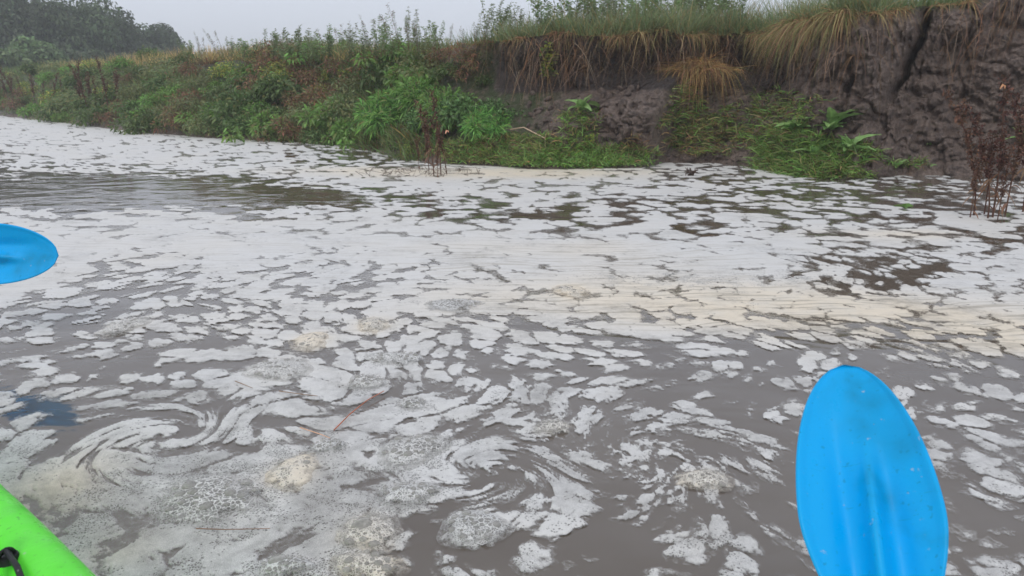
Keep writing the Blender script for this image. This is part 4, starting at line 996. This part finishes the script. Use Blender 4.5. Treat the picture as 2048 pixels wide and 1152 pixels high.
def paddle(tip, base, face_hint, Lb, Wb, asym, shaft_dir, slen, lb, other=True):
    tip = Vector(tip); base = Vector(base); ya = (tip - base).normalized(); za = Vector(face_hint); za = (za - ya * za.dot(ya)).normalized(); xa = ya.cross(za)
    r = empty('paddle', tip); r.matrix_world = Matrix.Translation(tip) @ cr_mat(xa, ya, za); tag(r, lb, 'paddle', 'blue bladed paddles')
    me = blade_mesh('blade', Lb, Wb, asym); link('blade', me, r)
    sd = (r.matrix_world.to_3x3().inverted() @ Vector(shaft_dir)).normalized()
    s0 = Vector((0, -Lb * .80, .010)); v = Veg(); pts = [s0, s0 + Vector((0, -.10, 0)), s0 + Vector((0, -.14, 0)) + sd * .1] + [s0 + Vector((0, -.14, 0)) + sd * q for q in (slen * .5, slen)]
    v.tube([list(p) for p in pts], .0145, .0145, (.03, .03, .03), 14); link('shaft', v.mesh('shaft', M_alu), r)
    if other:
        e = pts[-1]; o = link('blade', me, r); q = sd.to_track_quat('Y', 'Z'); o.rotation_mode = 'QUATERNION'; o.rotation_quaternion = q; o.location = e + sd * (Lb * .86)
    return r
tip = at_depth(1688, 731, 1.10); base = at_depth(1782, 1330, .86)
paddle(tip, base, np.array([0, 0, H0]) - (tip + base) / 2,   .47, .170, .10, (-.30, -.62, -.16), 1.25, 'upright bright blue paddle blade rising from the bottom right corner', False)
tip = at_depth(116, 511, 2.69); base = tip + np.array([-.47, .06, -.01])
paddle(tip, base, np.array([.1, -1, .35]), .47, .225, .0, (-1., .12, -.17), 1.45, 'bright blue paddle blade held level over the foam at the left edge', True)

# ------------------------------------------------------------------ kayak under the viewer: bow points forward-left
bow = np.array([-.745, .667]); right = np.array([.667, .745])
kx = empty('kayak', (0, 0, 0), (0, 0, math.atan2(bow[1], bow[0]) - R(90)))   # local +y = bow, +x = right
tag(kx, 'bright green sit on top kayak whose side fills the bottom left corner', 'kayak')
CX = -.024
def halfw(yv):  # half width along the boat
    t = np.clip((yv + 1.15) / 3.45, 0, 1); return .325 * np.clip(np.sin(np.pi * t ** .95), 0, 1) ** .18 + .004
ny = 120; yk = np.linspace(-1.15, 2.3, ny)
secs = []   # section: from keel out to gunwale, over the rim and down into the cockpit well
for yv in yk:
    W_ = halfw(yv); k_ = W_ / .325; rise = .10 * sm(1.5, 2.3, np.array(yv)) + .05 * sm(.3, 1.15, -np.array(yv))
    dep = .15 * sm(.0, .6, np.array(k_ * 1.0)) * (1 - sm(1.6, 2.1, np.array(yv)))
    pts = [(0, -.10 + rise), (.35, -.09 + rise), (.7, -.05 + rise), (.92, .03 + rise), (.99, .11 + rise), (1.0, .150 + rise), (1.014, .160 + rise), (1.0, .170 + rise), (.985, .20 + rise), (.955, .222 + rise), (.91, .235 + rise), (.85, .238 + rise),
           (.79, .236 + rise), (.735, .228 + rise), (.715, .21 + rise - dep * .1), (.705, .225 + rise - dep * .6), (.68, .235 - dep + rise), (.5, .228 - dep + rise), (.25, .225 - dep + rise), (0, .225 - dep + rise)]
    secs.append([(CX + a * W_, yv, b_) for a, b_ in pts])
secs = np.array(secs); m = secs.shape[1]
mir = secs.copy(); mir[..., 0] = 2 * CX - mir[..., 0]
hv = np.concatenate([secs.reshape(-1, 3), mir.reshape(-1, 3)]); f = grid_faces(ny, m)
hull = link('hull', mesh_np('hull', hv, [np.concatenate([f, f[:, ::-1] + ny * m])], M_green), kx)
sub = hull.modifiers.new('s', 'SUBSURF'); sub.levels = 1; sub.render_levels = 1
# black strap eye with its cord inside the rim
def k_local(px, py, z):
    g_ = ground(px, py, z); return np.array([g_[0] * right[0] + g_[1] * right[1], g_[0] * bow[0] + g_[1] * bow[1], z])
pl = k_local(16, 1120, .228)
r_ = empty('pad_eye', pl); r_.scale = (.7, .7, .7); r_.parent = kx
v = Veg(); th = np.linspace(0, np.pi, 9); v.tube([[.014 * math.cos(a), 0, .016 * math.sin(a) + .010] for a in th], .004, .004, (.02, .02, .02), 8)
link('loop', v.mesh('loop', M_black), r_)
v = Veg(); v.tube([[0, 0, -.002], [0, 0, .006], [0, 0, .012]], .024, .020, (.02, .02, .02), 14); v.tube([[0, 0, .012], [0, 0, .0125]], .020, .001, (.02, .02, .02), 14)
link('base', v.mesh('base', M_black), r_)
v = Veg(); v.tube([[-.25, .02, -.02], [-.12, .015, -.01], [-.03, 0, .01], [0, -.0, .016], [.0, -.05, .012], [-.01, -.16, -.02]], .0045, .0045, (.02, .02, .02), 7)
link('cord', v.mesh('cord', M_black), kx, pl)

# ------------------------------------------------------------------ labels that tell the look-alikes apart
ORD = ['leftmost', 'second', 'third', 'fourth', 'fifth', 'sixth', 'seventh', 'eighth', 'ninth', 'tenth', 'eleventh', 'twelfth', 'thirteenth', 'fourteenth', 'fifteenth', 'sixteenth', 'seventeenth', 'eighteenth', 'nineteenth', 'twentieth', 'twenty first', 'twenty second', 'twenty third', 'twenty fourth', 'twenty fifth', 'twenty sixth', 'twenty seventh', 'twenty eighth', 'twenty ninth', 'thirtieth'] + ['far right'] * 40
def pxof(o):
    a, b_ = project(np.array(o.location[0]), np.array(o.location[1]), np.array(o.location[2])); return float(a), float(b_)
fam = {}
for o in [q for q in C.objects if q.parent is None and q.get('category') in ('bush', 'weed') and q.get('group')]:
    stem_ = o.name.split('.')[0]
    if stem_ == 'leafy_bush':
        x_, y_ = pxof(o); yb = np.interp(x_, [0, 250, 400, 560, 900], [218, 248, 262, 270, 300]); yt = np.interp(x_, [0, 120, 250, 450, 620, 900], [152, 145, 130, 110, 105, 120]); q = (y_ - yt) / (yb - yt)
        row = 'near the top of' if q < .3 else 'halfway up' if q < .62 else 'low on' if q < .88 else 'at the foot of'
        kind_ = o['label'].split(' in the tangle')[0]
        fam.setdefault((kind_, row), []).append((x_, o))
    elif stem_ == 'tall_weed':
        fam.setdefault((o['label'].split(' against')[0].split(' on top')[0], 'top'), []).append((pxof(o)[0], o))
for (kind_, row), l in fam.items():
    l.sort(key=lambda e: e[0])
    for i, (x_, o) in enumerate(l):
        side = ORD[i] + ('' if i == 0 else ' from left')
        if i == len(l) - 1 and i: side = 'rightmost'
        o['label'] = (side + ' ' + kind_ + ' on top of the bank') if row == 'top' else (side + ' ' + kind_ + ' ' + row + ' the overgrown slope')
